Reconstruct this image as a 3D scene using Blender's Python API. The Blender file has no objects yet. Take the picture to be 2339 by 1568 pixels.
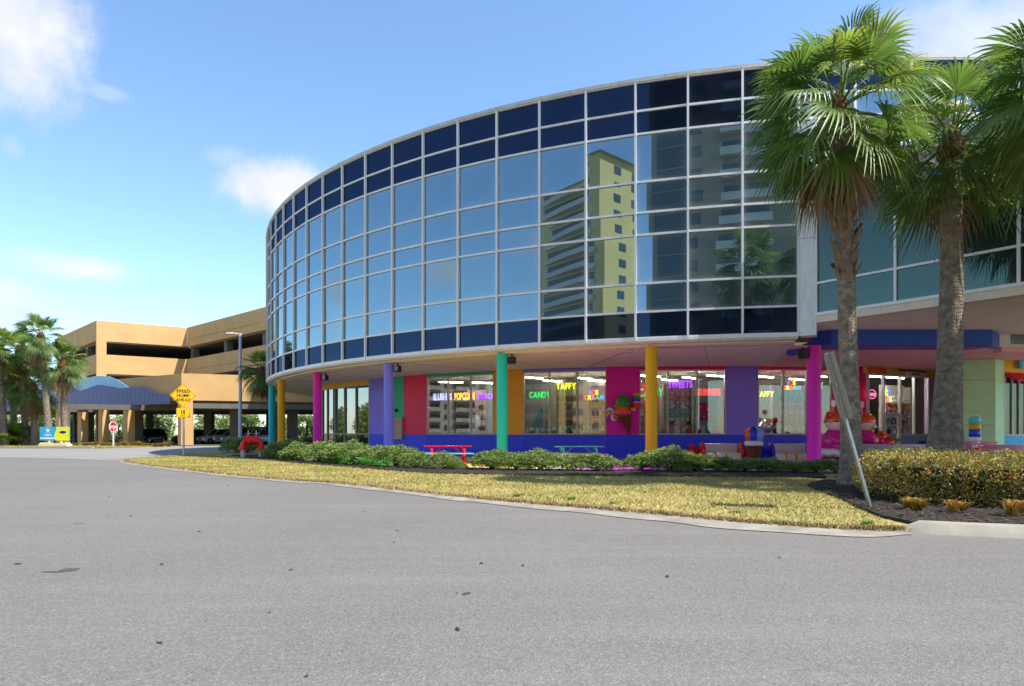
import bpy, math, random
import numpy as np
from mathutils import Vector, Matrix, Euler
R_ = math.radians
rnd = random.Random(7)
npr = np.random.default_rng(11)
scene = bpy.context.scene
C = scene.collection

# ------------------------------------------------------------------ camera
F, CX, HY, H = 1559.0, 1169.5, 990.0, 1.35       # focal length, centre column, horizon row (photo units) and eye height
cam = bpy.data.cameras.new('camera')
cam.lens = 24.0; cam.sensor_width = 36.0; cam.shift_y = 0.0881
cam.clip_start = 0.05; cam.clip_end = 6000
camo = bpy.data.objects.new('camera', cam); C.objects.link(camo)
camo.location = (0, 0, H); camo.rotation_euler = (R_(90), 0, 0)
scene.camera = camo

# ------------------------------------------------------------------ light
SUN_EL, SUN_AZ = R_(54), R_(-23)                  # azimuth from +X (negative: on the camera's side of the street)
sdir = Vector((math.cos(SUN_AZ)*math.cos(SUN_EL), math.sin(SUN_AZ)*math.cos(SUN_EL), math.sin(SUN_EL)))
sun = bpy.data.lights.new('sun', 'SUN'); sun.energy = 3.4; sun.angle = R_(0.53); sun.color = (1.0, 0.95, 0.86)
suno = bpy.data.objects.new('sun', sun); C.objects.link(suno)
suno.rotation_euler = sdir.to_track_quat('Z', 'Y').to_euler(); suno.location = sdir*60
world = bpy.data.worlds.new('World'); scene.world = world; world.use_nodes = True
scene.view_settings.view_transform = 'Standard'; scene.view_settings.look = 'None'
scene.view_settings.exposure = 1.15; scene.view_settings.gamma = 1.0
scene.cycles.max_bounces = 7; scene.cycles.transparent_max_bounces = 24
scene.cycles.caustics_reflective = False; scene.cycles.caustics_refractive = False
scene.cycles.use_denoising = True

def P(x, y, d):
    """A point seen at photo column x, row y, d metres ahead."""
    return Vector(((x-CX)/F*d, d, H+(HY-y)/F*d))
def G(x, y):
    d = H*F/(y-HY)
    return ((x-CX)/F*d, d)

def build_sky():
    nt = world.node_tree; N = nt.nodes; L = nt.links
    for n in list(N): N.remove(n)
    out = N.new('ShaderNodeOutputWorld'); bg = N.new('ShaderNodeBackground'); bg.inputs[1].default_value = 0.15
    sky = N.new('ShaderNodeTexSky'); sky.sky_type = 'NISHITA'; sky.sun_disc = False
    sky.sun_elevation = SUN_EL; sky.sun_rotation = math.atan2(sdir.x, sdir.y)
    sky.air_density = 1.0; sky.dust_density = 0.35; sky.ozone_density = 1.3; sky.altitude = 0
    geo = N.new('ShaderNodeTexCoord')
    def math_(op, a, b=None, c=None):
        n = N.new('ShaderNodeMath'); n.operation = op
        for i, v in enumerate((a, b, c)):
            if v is None: continue
            if isinstance(v, (int, float)): n.inputs[i].default_value = v
            else: L.new(v, n.inputs[i])
        return n.outputs[0]
    def vdot(v, vec):
        n = N.new('ShaderNodeVectorMath'); n.operation = 'DOT_PRODUCT'
        L.new(v, n.inputs[0]); n.inputs[1].default_value = vec
        return n.outputs['Value']
    D = geo.outputs['Generated']
    nz = N.new('ShaderNodeTexNoise'); nz.inputs['Scale'].default_value = 9.0; nz.inputs['Detail'].default_value = 9; nz.inputs['Roughness'].default_value = 0.72
    L.new(D, nz.inputs['Vector'])
    wob = math_('SUBTRACT', nz.outputs['Fac'], 0.5)
    total = None
    # clouds: direction (photo units), half width, half height (radians), density
    clouds = [(0, 40, 0.07, 0.075, 1.0), (30, 120, 0.035, 0.045, .9), (638, 428, 0.066, 0.034, 1.0), (518, 360, 0.03, 0.014, .3), (180, 610, 0.055, 0.016, .8), (75, 590, .03, .012, .3),
              (242, 212, 0.022, 0.008, .25), (28, 335, 0.012, 0.012, .18), (5, 705, 0.05, 0.03, .8), (2250, 90, 0.13, 0.045, .75), (2150, 60, .07, .03, .5), (2420, 40, .09, .07, .9)]
    cl = [(P(x, y, 1.0)-Vector((0, 0, H)), a, b, k) for x, y, a, b, k in clouds]
    r2 = random.Random(5)                         # the same kind of small clouds all round the sky
    for i in range(16):
        az = r2.uniform(R_(50), R_(310)); el = r2.uniform(.12, .8)
        cl.append((Vector((math.sin(az)*math.cos(el), math.cos(az)*math.cos(el), math.sin(el))), r2.uniform(.03, .09), r2.uniform(.015, .05), r2.uniform(.4, .8)))
    for c, a, b, k in cl:
        c = c.normalized(); right = Vector((c.y, -c.x, 0)).normalized(); up = right.cross(c).normalized()
        u = math_('MULTIPLY', math_('SUBTRACT', vdot(D, right), 0.0), 1/a)
        v = math_('MULTIPLY', math_('SUBTRACT', vdot(D, up), 0.0), 1/b)
        front = math_('GREATER_THAN', vdot(D, c), 0.5)
        rr = math_('SQRT', math_('ADD', math_('MULTIPLY', u, u), math_('MULTIPLY', v, v)))
        rr = math_('ADD', rr, math_('MULTIPLY', wob, 2.0))
        mr = N.new('ShaderNodeMapRange'); mr.interpolation_type = 'SMOOTHERSTEP'
        L.new(rr, mr.inputs[0]); mr.inputs[1].default_value = 1.5; mr.inputs[2].default_value = 0.2; mr.inputs[3].default_value = 0; mr.inputs[4].default_value = k
        m = math_('MULTIPLY', mr.outputs[0], front)
        total = m if total is None else math_('MAXIMUM', total, m)
    nz2 = N.new('ShaderNodeTexNoise'); nz2.inputs['Scale'].default_value = 11; nz2.inputs['Detail'].default_value = 5
    L.new(D, nz2.inputs['Vector'])
    cr = N.new('ShaderNodeValToRGB'); cr.color_ramp.elements[0].color = (2.35, 2.55, 2.8, 1); cr.color_ramp.elements[1].color = (3.15, 3.15, 3.15, 1)
    cr.color_ramp.elements[0].position = .35; cr.color_ramp.elements[1].position = .6
    L.new(nz2.outputs['Fac'], cr.inputs[0])
    mix = N.new('ShaderNodeMix'); mix.data_type = 'RGBA'
    tn = N.new('ShaderNodeMix'); tn.data_type = 'RGBA'; tn.blend_type = 'MULTIPLY'; tn.inputs[0].default_value = 1; L.new(sky.outputs[0], tn.inputs[6]); tn.inputs[7].default_value = (.71, .81, .88, 1)   # the camera's colour balance for the sky
    L.new(total, mix.inputs[0]); L.new(tn.outputs[2], mix.inputs[6]); L.new(cr.outputs[0], mix.inputs[7])
    L.new(mix.outputs[2], bg.inputs[0]); L.new(bg.outputs[0], out.inputs[0])
build_sky()

# ------------------------------------------------------------------ materials
def lin(h):
    h = h.lstrip('#'); v = [int(h[i:i+2], 16)/255 for i in (0, 2, 4)]
    return tuple((c/12.92 if c <= .04045 else ((c+.055)/1.055)**2.4) for c in v)
MATS = {}
def mat(name, col, rough=.6, var=.08, scale=6.0, bump=.0, bscale=60.0, metal=0.0, spec=.4, island=0.0, col2=None, trans=0.0, emit=0.0, dirt=0.0):
    """Procedural paint/stone/leaf material: noise-varied colour, fine relief, optional per-piece variation, weathering."""
    if name in MATS: return MATS[name]
    if isinstance(col, str): col = lin(col)
    m = bpy.data.materials.new(name); m.use_nodes = True; nt = m.node_tree; N = nt.nodes; L = nt.links
    b = N['Principled BSDF']; out = N['Material Output']
    b.inputs['Roughness'].default_value = rough; b.inputs['Metallic'].default_value = metal; b.inputs['Specular IOR Level'].default_value = spec
    tc = N.new('ShaderNodeTexCoord')
    nz = N.new('ShaderNodeTexNoise'); nz.inputs['Scale'].default_value = scale; nz.inputs['Detail'].default_value = 6
    L.new(tc.outputs['Object'], nz.inputs['Vector'])
    mx = N.new('ShaderNodeMix'); mx.data_type = 'RGBA'
    if isinstance(col2, str): col2 = lin(col2)
    a = tuple(max(0, c*(1-var)) for c in col) if col2 is None else col
    d = tuple(min(1, c*(1+var)) for c in col) if col2 is None else col2
    mr = N.new('ShaderNodeMapRange'); mr.inputs[1].default_value = .3; mr.inputs[2].default_value = .7
    L.new(nz.outputs['Fac'], mr.inputs[0]); L.new(mr.outputs[0], mx.inputs[0])
    mx.inputs[6].default_value = (*a, 1); mx.inputs[7].default_value = (*d, 1)
    colout = mx.outputs[2]
    if island:
        g = N.new('ShaderNodeNewGeometry'); hs = N.new('ShaderNodeHueSaturation')
        m1 = N.new('ShaderNodeMapRange'); m1.inputs[3].default_value = 1-island; m1.inputs[4].default_value = 1+island
        L.new(g.outputs['Random Per Island'], m1.inputs[0]); L.new(m1.outputs[0], hs.inputs['Value'])
        m2 = N.new('ShaderNodeMapRange'); m2.inputs[3].default_value = .5-.045*island; m2.inputs[4].default_value = .5+.045*island
        L.new(g.outputs['Random Per Island'], m2.inputs[0]); L.new(m2.outputs[0], hs.inputs['Hue'])
        L.new(colout, hs.inputs['Color']); colout = hs.outputs[0]
    if dirt:                                       # rain streaks and scuffs: vertical stretched noise
        mp = N.new('ShaderNodeMapping'); mp.inputs['Scale'].default_value = (3.5, 3.5, .35)
        L.new(tc.outputs['Object'], mp.inputs[0])
        n2 = N.new('ShaderNodeTexNoise'); n2.inputs['Scale'].default_value = 2.0; n2.inputs['Detail'].default_value = 8; n2.inputs['Roughness'].default_value = .7
        L.new(mp.outputs[0], n2.inputs['Vector'])
        m3 = N.new('ShaderNodeMapRange'); m3.inputs[1].default_value = .52; m3.inputs[2].default_value = .78; m3.inputs[4].default_value = dirt
        L.new(n2.outputs['Fac'], m3.inputs[0])
        mxd = N.new('ShaderNodeMix'); mxd.data_type = 'RGBA'; L.new(m3.outputs[0], mxd.inputs[0]); L.new(colout, mxd.inputs[6])
        mxd.inputs[7].default_value = (.16, .13, .10, 1); colout = mxd.outputs[2]
    L.new(colout, b.inputs['Base Color'])
    if bump:
        n3 = N.new('ShaderNodeTexNoise'); n3.inputs['Scale'].default_value = bscale; n3.inputs['Detail'].default_value = 4
        L.new(tc.outputs['Object'], n3.inputs['Vector'])
        bp = N.new('ShaderNodeBump'); bp.inputs['Strength'].default_value = bump; bp.inputs['Distance'].default_value = .02
        L.new(n3.outputs['Fac'], bp.inputs['Height']); L.new(bp.outputs[0], b.inputs['Normal'])
    if emit:
        L.new(colout, b.inputs['Emission Color']); b.inputs['Emission Strength'].default_value = emit
    if trans:
        t = N.new('ShaderNodeBsdfTranslucent'); L.new(colout, t.inputs[0])
        ms = N.new('ShaderNodeMixShader'); ms.inputs[0].default_value = trans
        L.new(b.outputs[0], ms.inputs[1]); L.new(t.outputs[0], ms.inputs[2]); L.new(ms.outputs[0], out.inputs[0])
    MATS[name] = m
    return m
def mirror_glass(name, film, tint, base, dust=.0):
    """Reflective curtain-wall glass: dark film body, tinted reflection rising towards grazing, a little dust."""
    m = bpy.data.materials.new(name); m.use_nodes = True; N = m.node_tree.nodes; L = m.node_tree.links
    for n in list(N): N.remove(n)
    out = N.new('ShaderNodeOutputMaterial'); df = N.new('ShaderNodeBsdfDiffuse'); gl = N.new('ShaderNodeBsdfGlossy'); ms = N.new('ShaderNodeMixShader')
    tc = N.new('ShaderNodeTexCoord'); nz = N.new('ShaderNodeTexNoise'); nz.inputs['Scale'].default_value = 1.6; nz.inputs['Detail'].default_value = 5
    L.new(tc.outputs['Generated'], nz.inputs['Vector'])
    # dust gathers along the pane's rim: distance to the edge in the pane's own 0..1 box
    sx = N.new('ShaderNodeSeparateXYZ'); L.new(tc.outputs['Generated'], sx.inputs[0])
    def M(op, a, b=None):
        n = N.new('ShaderNodeMath'); n.operation = op
        for i, v in enumerate((a, b)):
            if v is None: continue
            if isinstance(v, (int, float)): n.inputs[i].default_value = v
            else: L.new(v, n.inputs[i])
        return n.outputs[0]
    ex = M('MULTIPLY', M('ABSOLUTE', M('SUBTRACT', sx.outputs[0], .5)), 2); ez = M('MULTIPLY', M('ABSOLUTE', M('SUBTRACT', sx.outputs[2], .5)), 2)
    e = M('ADD', M('POWER', M('MAXIMUM', ex, ez), 6.0), M('MULTIPLY', nz.outputs['Fac'], .7))
    mx = N.new('ShaderNodeMix'); mx.data_type = 'RGBA'; mx.clamp_factor = True
    L.new(M('MULTIPLY', e, dust), mx.inputs[0]); mx.inputs[6].default_value = (*film, 1); mx.inputs[7].default_value = (.55, .58, .56, 1)
    L.new(mx.outputs[2], df.inputs[0])
    gl.inputs['Roughness'].default_value = .0; gl.inputs[0].default_value = (*tint, 1)
    lw = N.new('ShaderNodeLayerWeight'); lw.inputs[0].default_value = .42
    fac = M('MINIMUM', M('ADD', M('MULTIPLY', lw.outputs['Fresnel'], 1.0), base), .97)
    L.new(fac, ms.inputs[0]); L.new(df.outputs[0], ms.inputs[1]); L.new(gl.outputs[0], ms.inputs[2]); L.new(ms.outputs[0], out.inputs[0])
    MATS[name] = m
    return m
def clear_glass(name, tint=(.86, .93, .9), refl=.10):
    m = bpy.data.materials.new(name); m.use_nodes = True; N = m.node_tree.nodes; L = m.node_tree.links
    for n in list(N): N.remove(n)
    out = N.new('ShaderNodeOutputMaterial'); tr = N.new('ShaderNodeBsdfTransparent'); gl = N.new('ShaderNodeBsdfGlossy'); ms = N.new('ShaderNodeMixShader')
    tr.inputs[0].default_value = (*tint, 1); gl.inputs['Roughness'].default_value = .0; gl.inputs[0].default_value = (.95, .97, 1, 1)
    lw = N.new('ShaderNodeLayerWeight'); lw.inputs[0].default_value = .5
    pw = N.new('ShaderNodeMath'); pw.operation = 'POWER'; L.new(lw.outputs['Facing'], pw.inputs[0]); pw.inputs[1].default_value = 4.0
    a = N.new('ShaderNodeMath'); a.operation = 'ADD'; L.new(pw.outputs[0], a.inputs[0]); a.inputs[1].default_value = refl; a.use_clamp = True
    L.new(a.outputs[0], ms.inputs[0]); L.new(tr.outputs[0], ms.inputs[1]); L.new(gl.outputs[0], ms.inputs[2]); L.new(ms.outputs[0], out.inputs[0])
    MATS[name] = m
    return m
def emit_mat(name, col, s):
    if name in MATS: return MATS[name]
    return mat(name, col, .5, .02, emit=s)

# ------------------------------------------------------------------ mesh helpers
class MB:
    def __init__(s): s.v = []; s.f = []; s.mi = []; s.cur = 0
    def add(s, vs, fs):
        o = len(s.v); s.v += [tuple(v) for v in vs]
        for f in fs: s.f.append(tuple(i+o for i in f)); s.mi.append(s.cur)
        return s
    def box(s, x0, x1, y0, y1, z0, z1, M=None):
        vs = [Vector((x, y, z)) for z in (z0, z1) for y in (y0, y1) for x in (x0, x1)]
        if M is not None: vs = [M @ v for v in vs]
        return s.add(vs, [(0, 2, 3, 1), (4, 5, 7, 6), (0, 1, 5, 4), (2, 6, 7, 3), (0, 4, 6, 2), (1, 3, 7, 5)])
    def bbox(s, x0, x1, y0, y1, z0, z1, b=.01, M=None):
        """A box with chamfered vertical and horizontal edges."""
        b = min(b, (x1-x0)*.45, (y1-y0)*.45, (z1-z0)*.45)
        def ring(i, z): return [(x0+i, y0, z), (x1-i, y0, z), (x1, y0+i, z), (x1, y1-i, z), (x1-i, y1, z), (x0+i, y1, z), (x0, y1-i, z), (x0, y0+i, z)]
        def inset(z): return [(x0+b*1.4, y0+b, z), (x1-b*1.4, y0+b, z), (x1-b, y0+b*1.4, z), (x1-b, y1-b*1.4, z), (x1-b*1.4, y1-b, z), (x0+b*1.4, y1-b, z), (x0+b, y1-b*1.4, z), (x0+b, y0+b*1.4, z)]
        rings = [inset(z0), ring(b, z0+b), ring(b, z1-b), inset(z1)]
        vs = [Vector(p) for r in rings for p in r]
        if M is not None: vs = [M @ v for v in vs]
        fs = [tuple(range(7, -1, -1)), tuple(range(24, 32))]
        for k in range(3):
            for i in range(8): j = (i+1) % 8; fs.append((k*8+i, k*8+j, k*8+8+j, k*8+8+i))
        return s.add(vs, fs)
    def tube(s, pts, rad, n=10, caps=True, flat=1.0):
        pts = [Vector(p) for p in pts]; rad = rad if hasattr(rad, '__len__') else [rad]*len(pts)
        vs = []; prev = None
        for i, p in enumerate(pts):
            t = (pts[min(i+1, len(pts)-1)]-pts[max(i-1, 0)]).normalized()
            if prev is None:
                a = Vector((0, 0, 1)) if abs(t.z) < .9 else Vector((1, 0, 0)); u = t.cross(a).normalized()
            else:
                u = (prev-t*prev.dot(t)).normalized()
            prev = u; w = t.cross(u)
            for k in range(n):
                an = 2*math.pi*k/n; vs.append(p+u*math.cos(an)*rad[i]+w*math.sin(an)*rad[i]*flat)
        fs = []
        for i in range(len(pts)-1):
            for k in range(n): j = (k+1) % n; fs.append((i*n+k, i*n+j, (i+1)*n+j, (i+1)*n+k))
        if caps: fs += [tuple(range(n-1, -1, -1)), tuple(range((len(pts)-1)*n, len(pts)*n))]
        return s.add(vs, fs)
    def lathe(s, prof, n=20, c=(0, 0, 0), wave=None, M=None):
        """prof: (radius, z) from bottom to top; wave(angle, i) scales the radius."""
        vs = []
        for i, (r, z) in enumerate(prof):
            for k in range(n):
                a = 2*math.pi*k/n; rr, dz = r, 0
                if wave: q = wave(a, i); rr, dz = r*q[0], q[1]
                v = Vector((c[0]+rr*math.cos(a), c[1]+rr*math.sin(a), c[2]+z+dz)); vs.append(M @ v if M is not None else v)
        fs = []
        for i in range(len(prof)-1):
            for k in range(n): j = (k+1) % n; fs.append((i*n+k, i*n+j, (i+1)*n+j, (i+1)*n+k))
        fs += [tuple(range(n-1, -1, -1)), tuple(range((len(prof)-1)*n, len(prof)*n))]
        return s.add(vs, fs)
    def ball(s, c, r, nu=14, nv=9, M=None):
        r = r if hasattr(r, '__len__') else (r, r, r); c = Vector(c); vs = []; fs = []
        for i in range(1, nv):
            t = math.pi*i/nv
            for k in range(nu):
                a = 2*math.pi*k/nu; vs.append(Vector((r[0]*math.sin(t)*math.cos(a), r[1]*math.sin(t)*math.sin(a), -r[2]*math.cos(t))))
        vs += [Vector((0, 0, -r[2])), Vector((0, 0, r[2]))]
        if M is not None: vs = [M @ v for v in vs]
        vs = [v+c for v in vs]
        for i in range(nv-2):
            for k in range(nu): j = (k+1) % nu; fs.append((i*nu+k, i*nu+j, (i+1)*nu+j, (i+1)*nu+k))
        b, t = len(vs)-2, len(vs)-1
        for k in range(nu): j = (k+1) % nu; fs.append((b, j, k)); fs.append((t, (nv-2)*nu+k, (nv-2)*nu+j))
        return s.add(vs, fs)
    def prism(s, poly, z0, z1, M=None):
        n = len(poly); vs = [Vector((p[0], p[1], z0)) for p in poly]+[Vector((p[0], p[1], z1)) for p in poly]
        if M is not None: vs = [M @ v for v in vs]
        fs = [tuple(range(n-1, -1, -1)), tuple(range(n, 2*n))]+[(i, (i+1) % n, n+(i+1) % n, n+i) for i in range(n)]
        return s.add(vs, fs)
    def mesh(s, name, m, smooth=False, ang=35):
        me = bpy.data.meshes.new(name); me.from_pydata(s.v, [], s.f)
        for x in (m if isinstance(m, (list, tuple)) else [m]): me.materials.append(x)
        if any(s.mi): me.polygons.foreach_set('material_index', s.mi)
        if smooth:
            me.polygons.foreach_set('use_smooth', [True]*len(me.polygons)); me.set_sharp_from_angle(angle=R_(ang))
        me.validate(); me.update()
        return me
    def build(s, name, m, parent=None, smooth=False, ang=35):
        return put(name, s.mesh(name, m, smooth, ang), parent)
def put(name, me, parent=None, loc=None, rot=None, scale=None, world_space=False):
    """Link a mesh object; world_space = its coordinates are the scene's although it has a parent."""
    o = bpy.data.objects.new(name, me); C.objects.link(o)
    if loc is not None: o.location = loc
    if rot is not None: o.rotation_euler = rot
    if scale is not None: o.scale = scale
    if parent is not None:
        o.parent = parent
        if world_space or parent.get('_w'): o.matrix_parent_inverse = Matrix.Translation(-Vector(wloc(parent)))
    return o
def wloc(o):
    return o.get('_w') or tuple(o.location)
def tag(o, label, cat, group=None):
    o['label'] = label; o['category'] = cat
    if group: o['group'] = group
    return o
def thing(name, label, cat, loc=(0, 0, 0), rz=0, group=None, in_world=False):
    o = bpy.data.objects.new(name, None); C.objects.link(o); o.empty_display_size = .2
    o.location = loc; o.rotation_euler = (0, 0, rz)
    if in_world: o['_w'] = tuple(loc)
    return tag(o, label, cat, group)
def kind(o, k): o['kind'] = k; return o
def dup(root, loc, rz=0, label=None, group=None, scale=None):
    def cp(o, par):
        c = o.copy(); C.objects.link(c); c.parent = par
        for ch in o.children: cp(ch, c)
        return c
    r = cp(root, None); r.location = loc; r.rotation_euler = (0, 0, rz)
    if scale: r.scale = (scale,)*3
    if label: r['label'] = label
    if group: r['group'] = group
    return r
class Frame:
    """A vertical plane from A to B (plan points); s runs along it, o comes out towards the street, z up."""
    def __init__(s, A, B):
        s.A = Vector((A[0], A[1], 0)); d = Vector((B[0]-A[0], B[1]-A[1], 0)); s.w = d.length; s.u = d/s.w; s.n = Vector((s.u.y, -s.u.x, 0))
        s.M = Matrix(((s.u.x, s.n.x, 0, s.A.x), (s.u.y, s.n.y, 0, s.A.y), (0, 0, 1, 0), (0, 0, 0, 1)))
        s.rz = math.atan2(s.u.y, s.u.x)
    def p(s, a, o, z): return s.A+s.u*a+s.n*o+Vector((0, 0, z))
    def box(s, mb, s0, s1, o0, o1, z0, z1): return mb.bbox(s0, s1, -o1, -o0, z0, z1, .006, Matrix.Translation(s.A) @ Matrix.Rotation(s.rz, 4, 'Z'))
GLYPH = {}
def glyph(ch, m, depth=.06):
    key = (ch, m.name, depth)
    if key not in GLYPH:
        cu = bpy.data.curves.new('glyph', 'FONT'); cu.body = ch; cu.size = 1; cu.extrude = depth; cu.bevel_depth = .012; cu.offset = .018
        o = bpy.data.objects.new('glyph', cu); me = bpy.data.meshes.new_from_object(o); bpy.data.objects.remove(o)
        me.materials.clear(); me.materials.append(m)
        xs = [v.co.x for v in me.vertices]; GLYPH[key] = (me, min(xs), max(xs))
    return GLYPH[key]
def letters(text, parent, frame, s, o, z, size, m, depth=.06, gap=.1, fit=None, mats=None, name='letter'):
    """Upright letters standing on (s, z) of a frame, centred, one mesh per letter."""
    g = [None if c == ' ' else glyph(c, mats[i % len(mats)] if mats else m, depth) for i, c in enumerate(text)]
    w = sum((.4 if q is None else q[2]-q[1]) + gap for q in g)-gap
    k = size if not fit else min(size, fit/w); x = s-w*k/2
    for q in g:
        if q is None: x += (.4+gap)*k; continue
        p = frame.p(x-q[1]*k, o, z)
        put(name, q[0], parent, p, (R_(90), 0, frame.rz), (k, size, k), world_space=True); x += (q[2]-q[1]+gap)*k

# ------------------------------------------------------------------ ground, road, lawn, beds
def in_poly(px, py, poly):
    poly = np.array(poly); x1, y1 = poly[:, 0], poly[:, 1]; x2, y2 = np.roll(x1, -1), np.roll(y1, -1)
    ins = np.zeros(len(px), bool)
    for a, b, c, d in zip(x1, y1, x2, y2):
        cond = ((b > py) != (d > py)); t = np.where(cond, (c-a)*(py-b)/((d-b) if d != b else 1e-9)+a, 0)
        ins ^= cond & (px < t)
    return ins
def smooth_line(pts, n=6):
    """Catmull-Rom through plan points."""
    p = [np.array(q, float) for q in pts]; p = [2*p[0]-p[1]]+p+[2*p[-1]-p[-2]]; out = []
    for i in range(1, len(p)-2):
        for k in range(n):
            t = k/n; out.append(.5*((2*p[i])+(-p[i-1]+p[i+1])*t+(2*p[i-1]-5*p[i]+4*p[i+1]-p[i+2])*t*t+(-p[i-1]+3*p[i]-3*p[i+1]+p[i+2])*t**3))
    return [tuple(q) for q in out]+[tuple(p[-2])]
def offset_line(line, d):
    out = []
    for i, q in enumerate(line):
        a, b = np.array(line[max(i-1, 0)]), np.array(line[min(i+1, len(line)-1)]); t = (b-a)/np.linalg.norm(b-a)
        out.append((q[0]-t[1]*d, q[1]+t[0]*d))
    return out
def sheet(name, poly, z, m, thick=None):
    mb = MB()
    if thick: mb.prism(poly, z-thick, z)
    else: mb.add([(x, y, z) for x, y in poly], [tuple(range(len(poly)))])
    return kind(mb.build(name, m), 'structure')

def asphalt(name, c1, c2):
    m = bpy.data.materials.new(name); m.use_nodes = True; N = m.node_tree.nodes; L = m.node_tree.links; b = N['Principled BSDF']
    tc = N.new('ShaderNodeTexCoord'); V = tc.outputs['Object']
    def noise(s, d=4, r=.5, vec=V):
        n = N.new('ShaderNodeTexNoise'); n.inputs['Scale'].default_value = s; n.inputs['Detail'].default_value = d; n.inputs['Roughness'].default_value = r
        L.new(vec, n.inputs['Vector']); return n.outputs['Fac']
    def mix(f, a, c, mode='MIX'):
        n = N.new('ShaderNodeMix'); n.data_type = 'RGBA'; n.blend_type = mode
        for i, v in ((0, f), (6, a), (7, c)):
            if isinstance(v, (int, float)): n.inputs[i].default_value = v
            elif isinstance(v, tuple): n.inputs[i].default_value = (*v, 1)
            else: L.new(v, n.inputs[i])
        return n.outputs[2]
    def ramp(v, lo, hi, a=0., c=1.):
        n = N.new('ShaderNodeMapRange'); n.inputs[1].default_value = lo; n.inputs[2].default_value = hi; n.inputs[3].default_value = a; n.inputs[4].default_value = c
        L.new(v, n.inputs[0]); return n.outputs[0]
    col = mix(ramp(noise(.22, 5, .6), .3, .7), c1, c2); col = mix(ramp(noise(.07, 3, .5), .45, .7, 0, .5), col, (c2[0]*1.25, c2[1]*1.22, c2[2]*1.18))
    vo = N.new('ShaderNodeTexVoronoi'); vo.inputs['Scale'].default_value = 75; L.new(V, vo.inputs['Vector'])       # the stones of the mix
    sp = N.new('ShaderNodeSeparateColor'); L.new(vo.outputs['Color'], sp.inputs[0])
    col = mix(ramp(sp.outputs[0], 0, 1, .0, .55), col, mix(sp.outputs[1], (.05, .05, .05), (.34, .33, .31)))
    mp = N.new('ShaderNodeMapping'); mp.inputs['Rotation'].default_value = (0, 0, R_(-38)); mp.inputs['Scale'].default_value = (.12, 1.6, 1); L.new(V, mp.inputs[0])
    col = mix(ramp(noise(1.2, 4, .6, mp.outputs[0]), .5, .75, 0, .22), col, (.26, .25, .24))                       # wheel-polished streaks along the lane
    v2 = N.new('ShaderNodeTexVoronoi'); v2.inputs['Scale'].default_value = .9; L.new(V, v2.inputs['Vector'])
    wv = N.new('ShaderNodeVectorMath'); wv.operation = 'ADD'; L.new(V, wv.inputs[0])
    nn = N.new('ShaderNodeTexNoise'); nn.inputs['Scale'].default_value = 5; L.new(V, nn.inputs['Vector']); L.new(nn.outputs['Color'], wv.inputs[1])
    L.new(wv.outputs[0], v2.inputs['Vector'])
    sq = N.new('ShaderNodeSeparateColor'); L.new(v2.outputs['Color'], sq.inputs[0]); mm = N.new('ShaderNodeMath'); mm.operation = 'MULTIPLY'; L.new(ramp(v2.outputs['Distance'], .05, .075, .85, 0), mm.inputs[0]); L.new(ramp(sq.outputs[0], .55, .6), mm.inputs[1])
    col = mix(mm.outputs[0], col, (.03, .028, .026))                              # small tar and oil spots
    v3 = N.new('ShaderNodeTexVoronoi'); v3.feature = 'DISTANCE_TO_EDGE'; v3.inputs['Scale'].default_value = .11
    w3 = N.new('ShaderNodeVectorMath'); w3.operation = 'ADD'; L.new(V, w3.inputs[0]); n4 = N.new('ShaderNodeTexNoise'); n4.inputs['Scale'].default_value = .9; n4.inputs['Detail'].default_value = 6; L.new(V, n4.inputs['Vector'])
    L.new(n4.outputs['Color'], w3.inputs[1]); L.new(w3.outputs[0], v3.inputs['Vector'])
    col = mix(ramp(v3.outputs['Distance'], .0003, .0012, .14, 0), col, (.05, .05, .05))                             # hairline cracks
    L.new(col, b.inputs['Base Color']); b.inputs['Roughness'].default_value = .85; b.inputs['Specular IOR Level'].default_value = .3
    bp = N.new('ShaderNodeBump'); bp.inputs['Strength'].default_value = .5; bp.inputs['Distance'].default_value = .008
    L.new(vo.outputs['Distance'], bp.inputs['Height']); L.new(bp.outputs[0], b.inputs['Normal'])
    return m
M_road = asphalt('asphalt', (.146, .131, .113), (.187, .170, .149))
M_drive = asphalt('old_asphalt', (.25, .235, .21), (.30, .285, .26))
M_conc = mat('concrete', (.35, .31, .25), .85, .14, 3, .35, 90, dirt=.35)
M_gutter = mat('gutter_concrete', (.29, .255, .21), .9, .28, 2.2, .3, 80, dirt=.35)
M_dirt = mat('verge_soil', (.30, .24, .12), .95, .2, 3, .5, 20, col2=(.17, .17, .06))
M_thatch = mat('lawn_thatch', (.42, .33, .13), .95, .2, 5, .6, 60, col2=(.27, .25, .07))
M_blade = mat('grass_blade', (.60, .45, .19), .7, .2, .55, col2=(.27, .27, .055), island=.45, trans=.25)
M_mulch = mat('mulch', (.035, .025, .018), .95, .5, 30, .9, 45)
M_chip = mat('mulch_chip', (.05, .035, .026), .9, .3, 3, island=.75)

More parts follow.
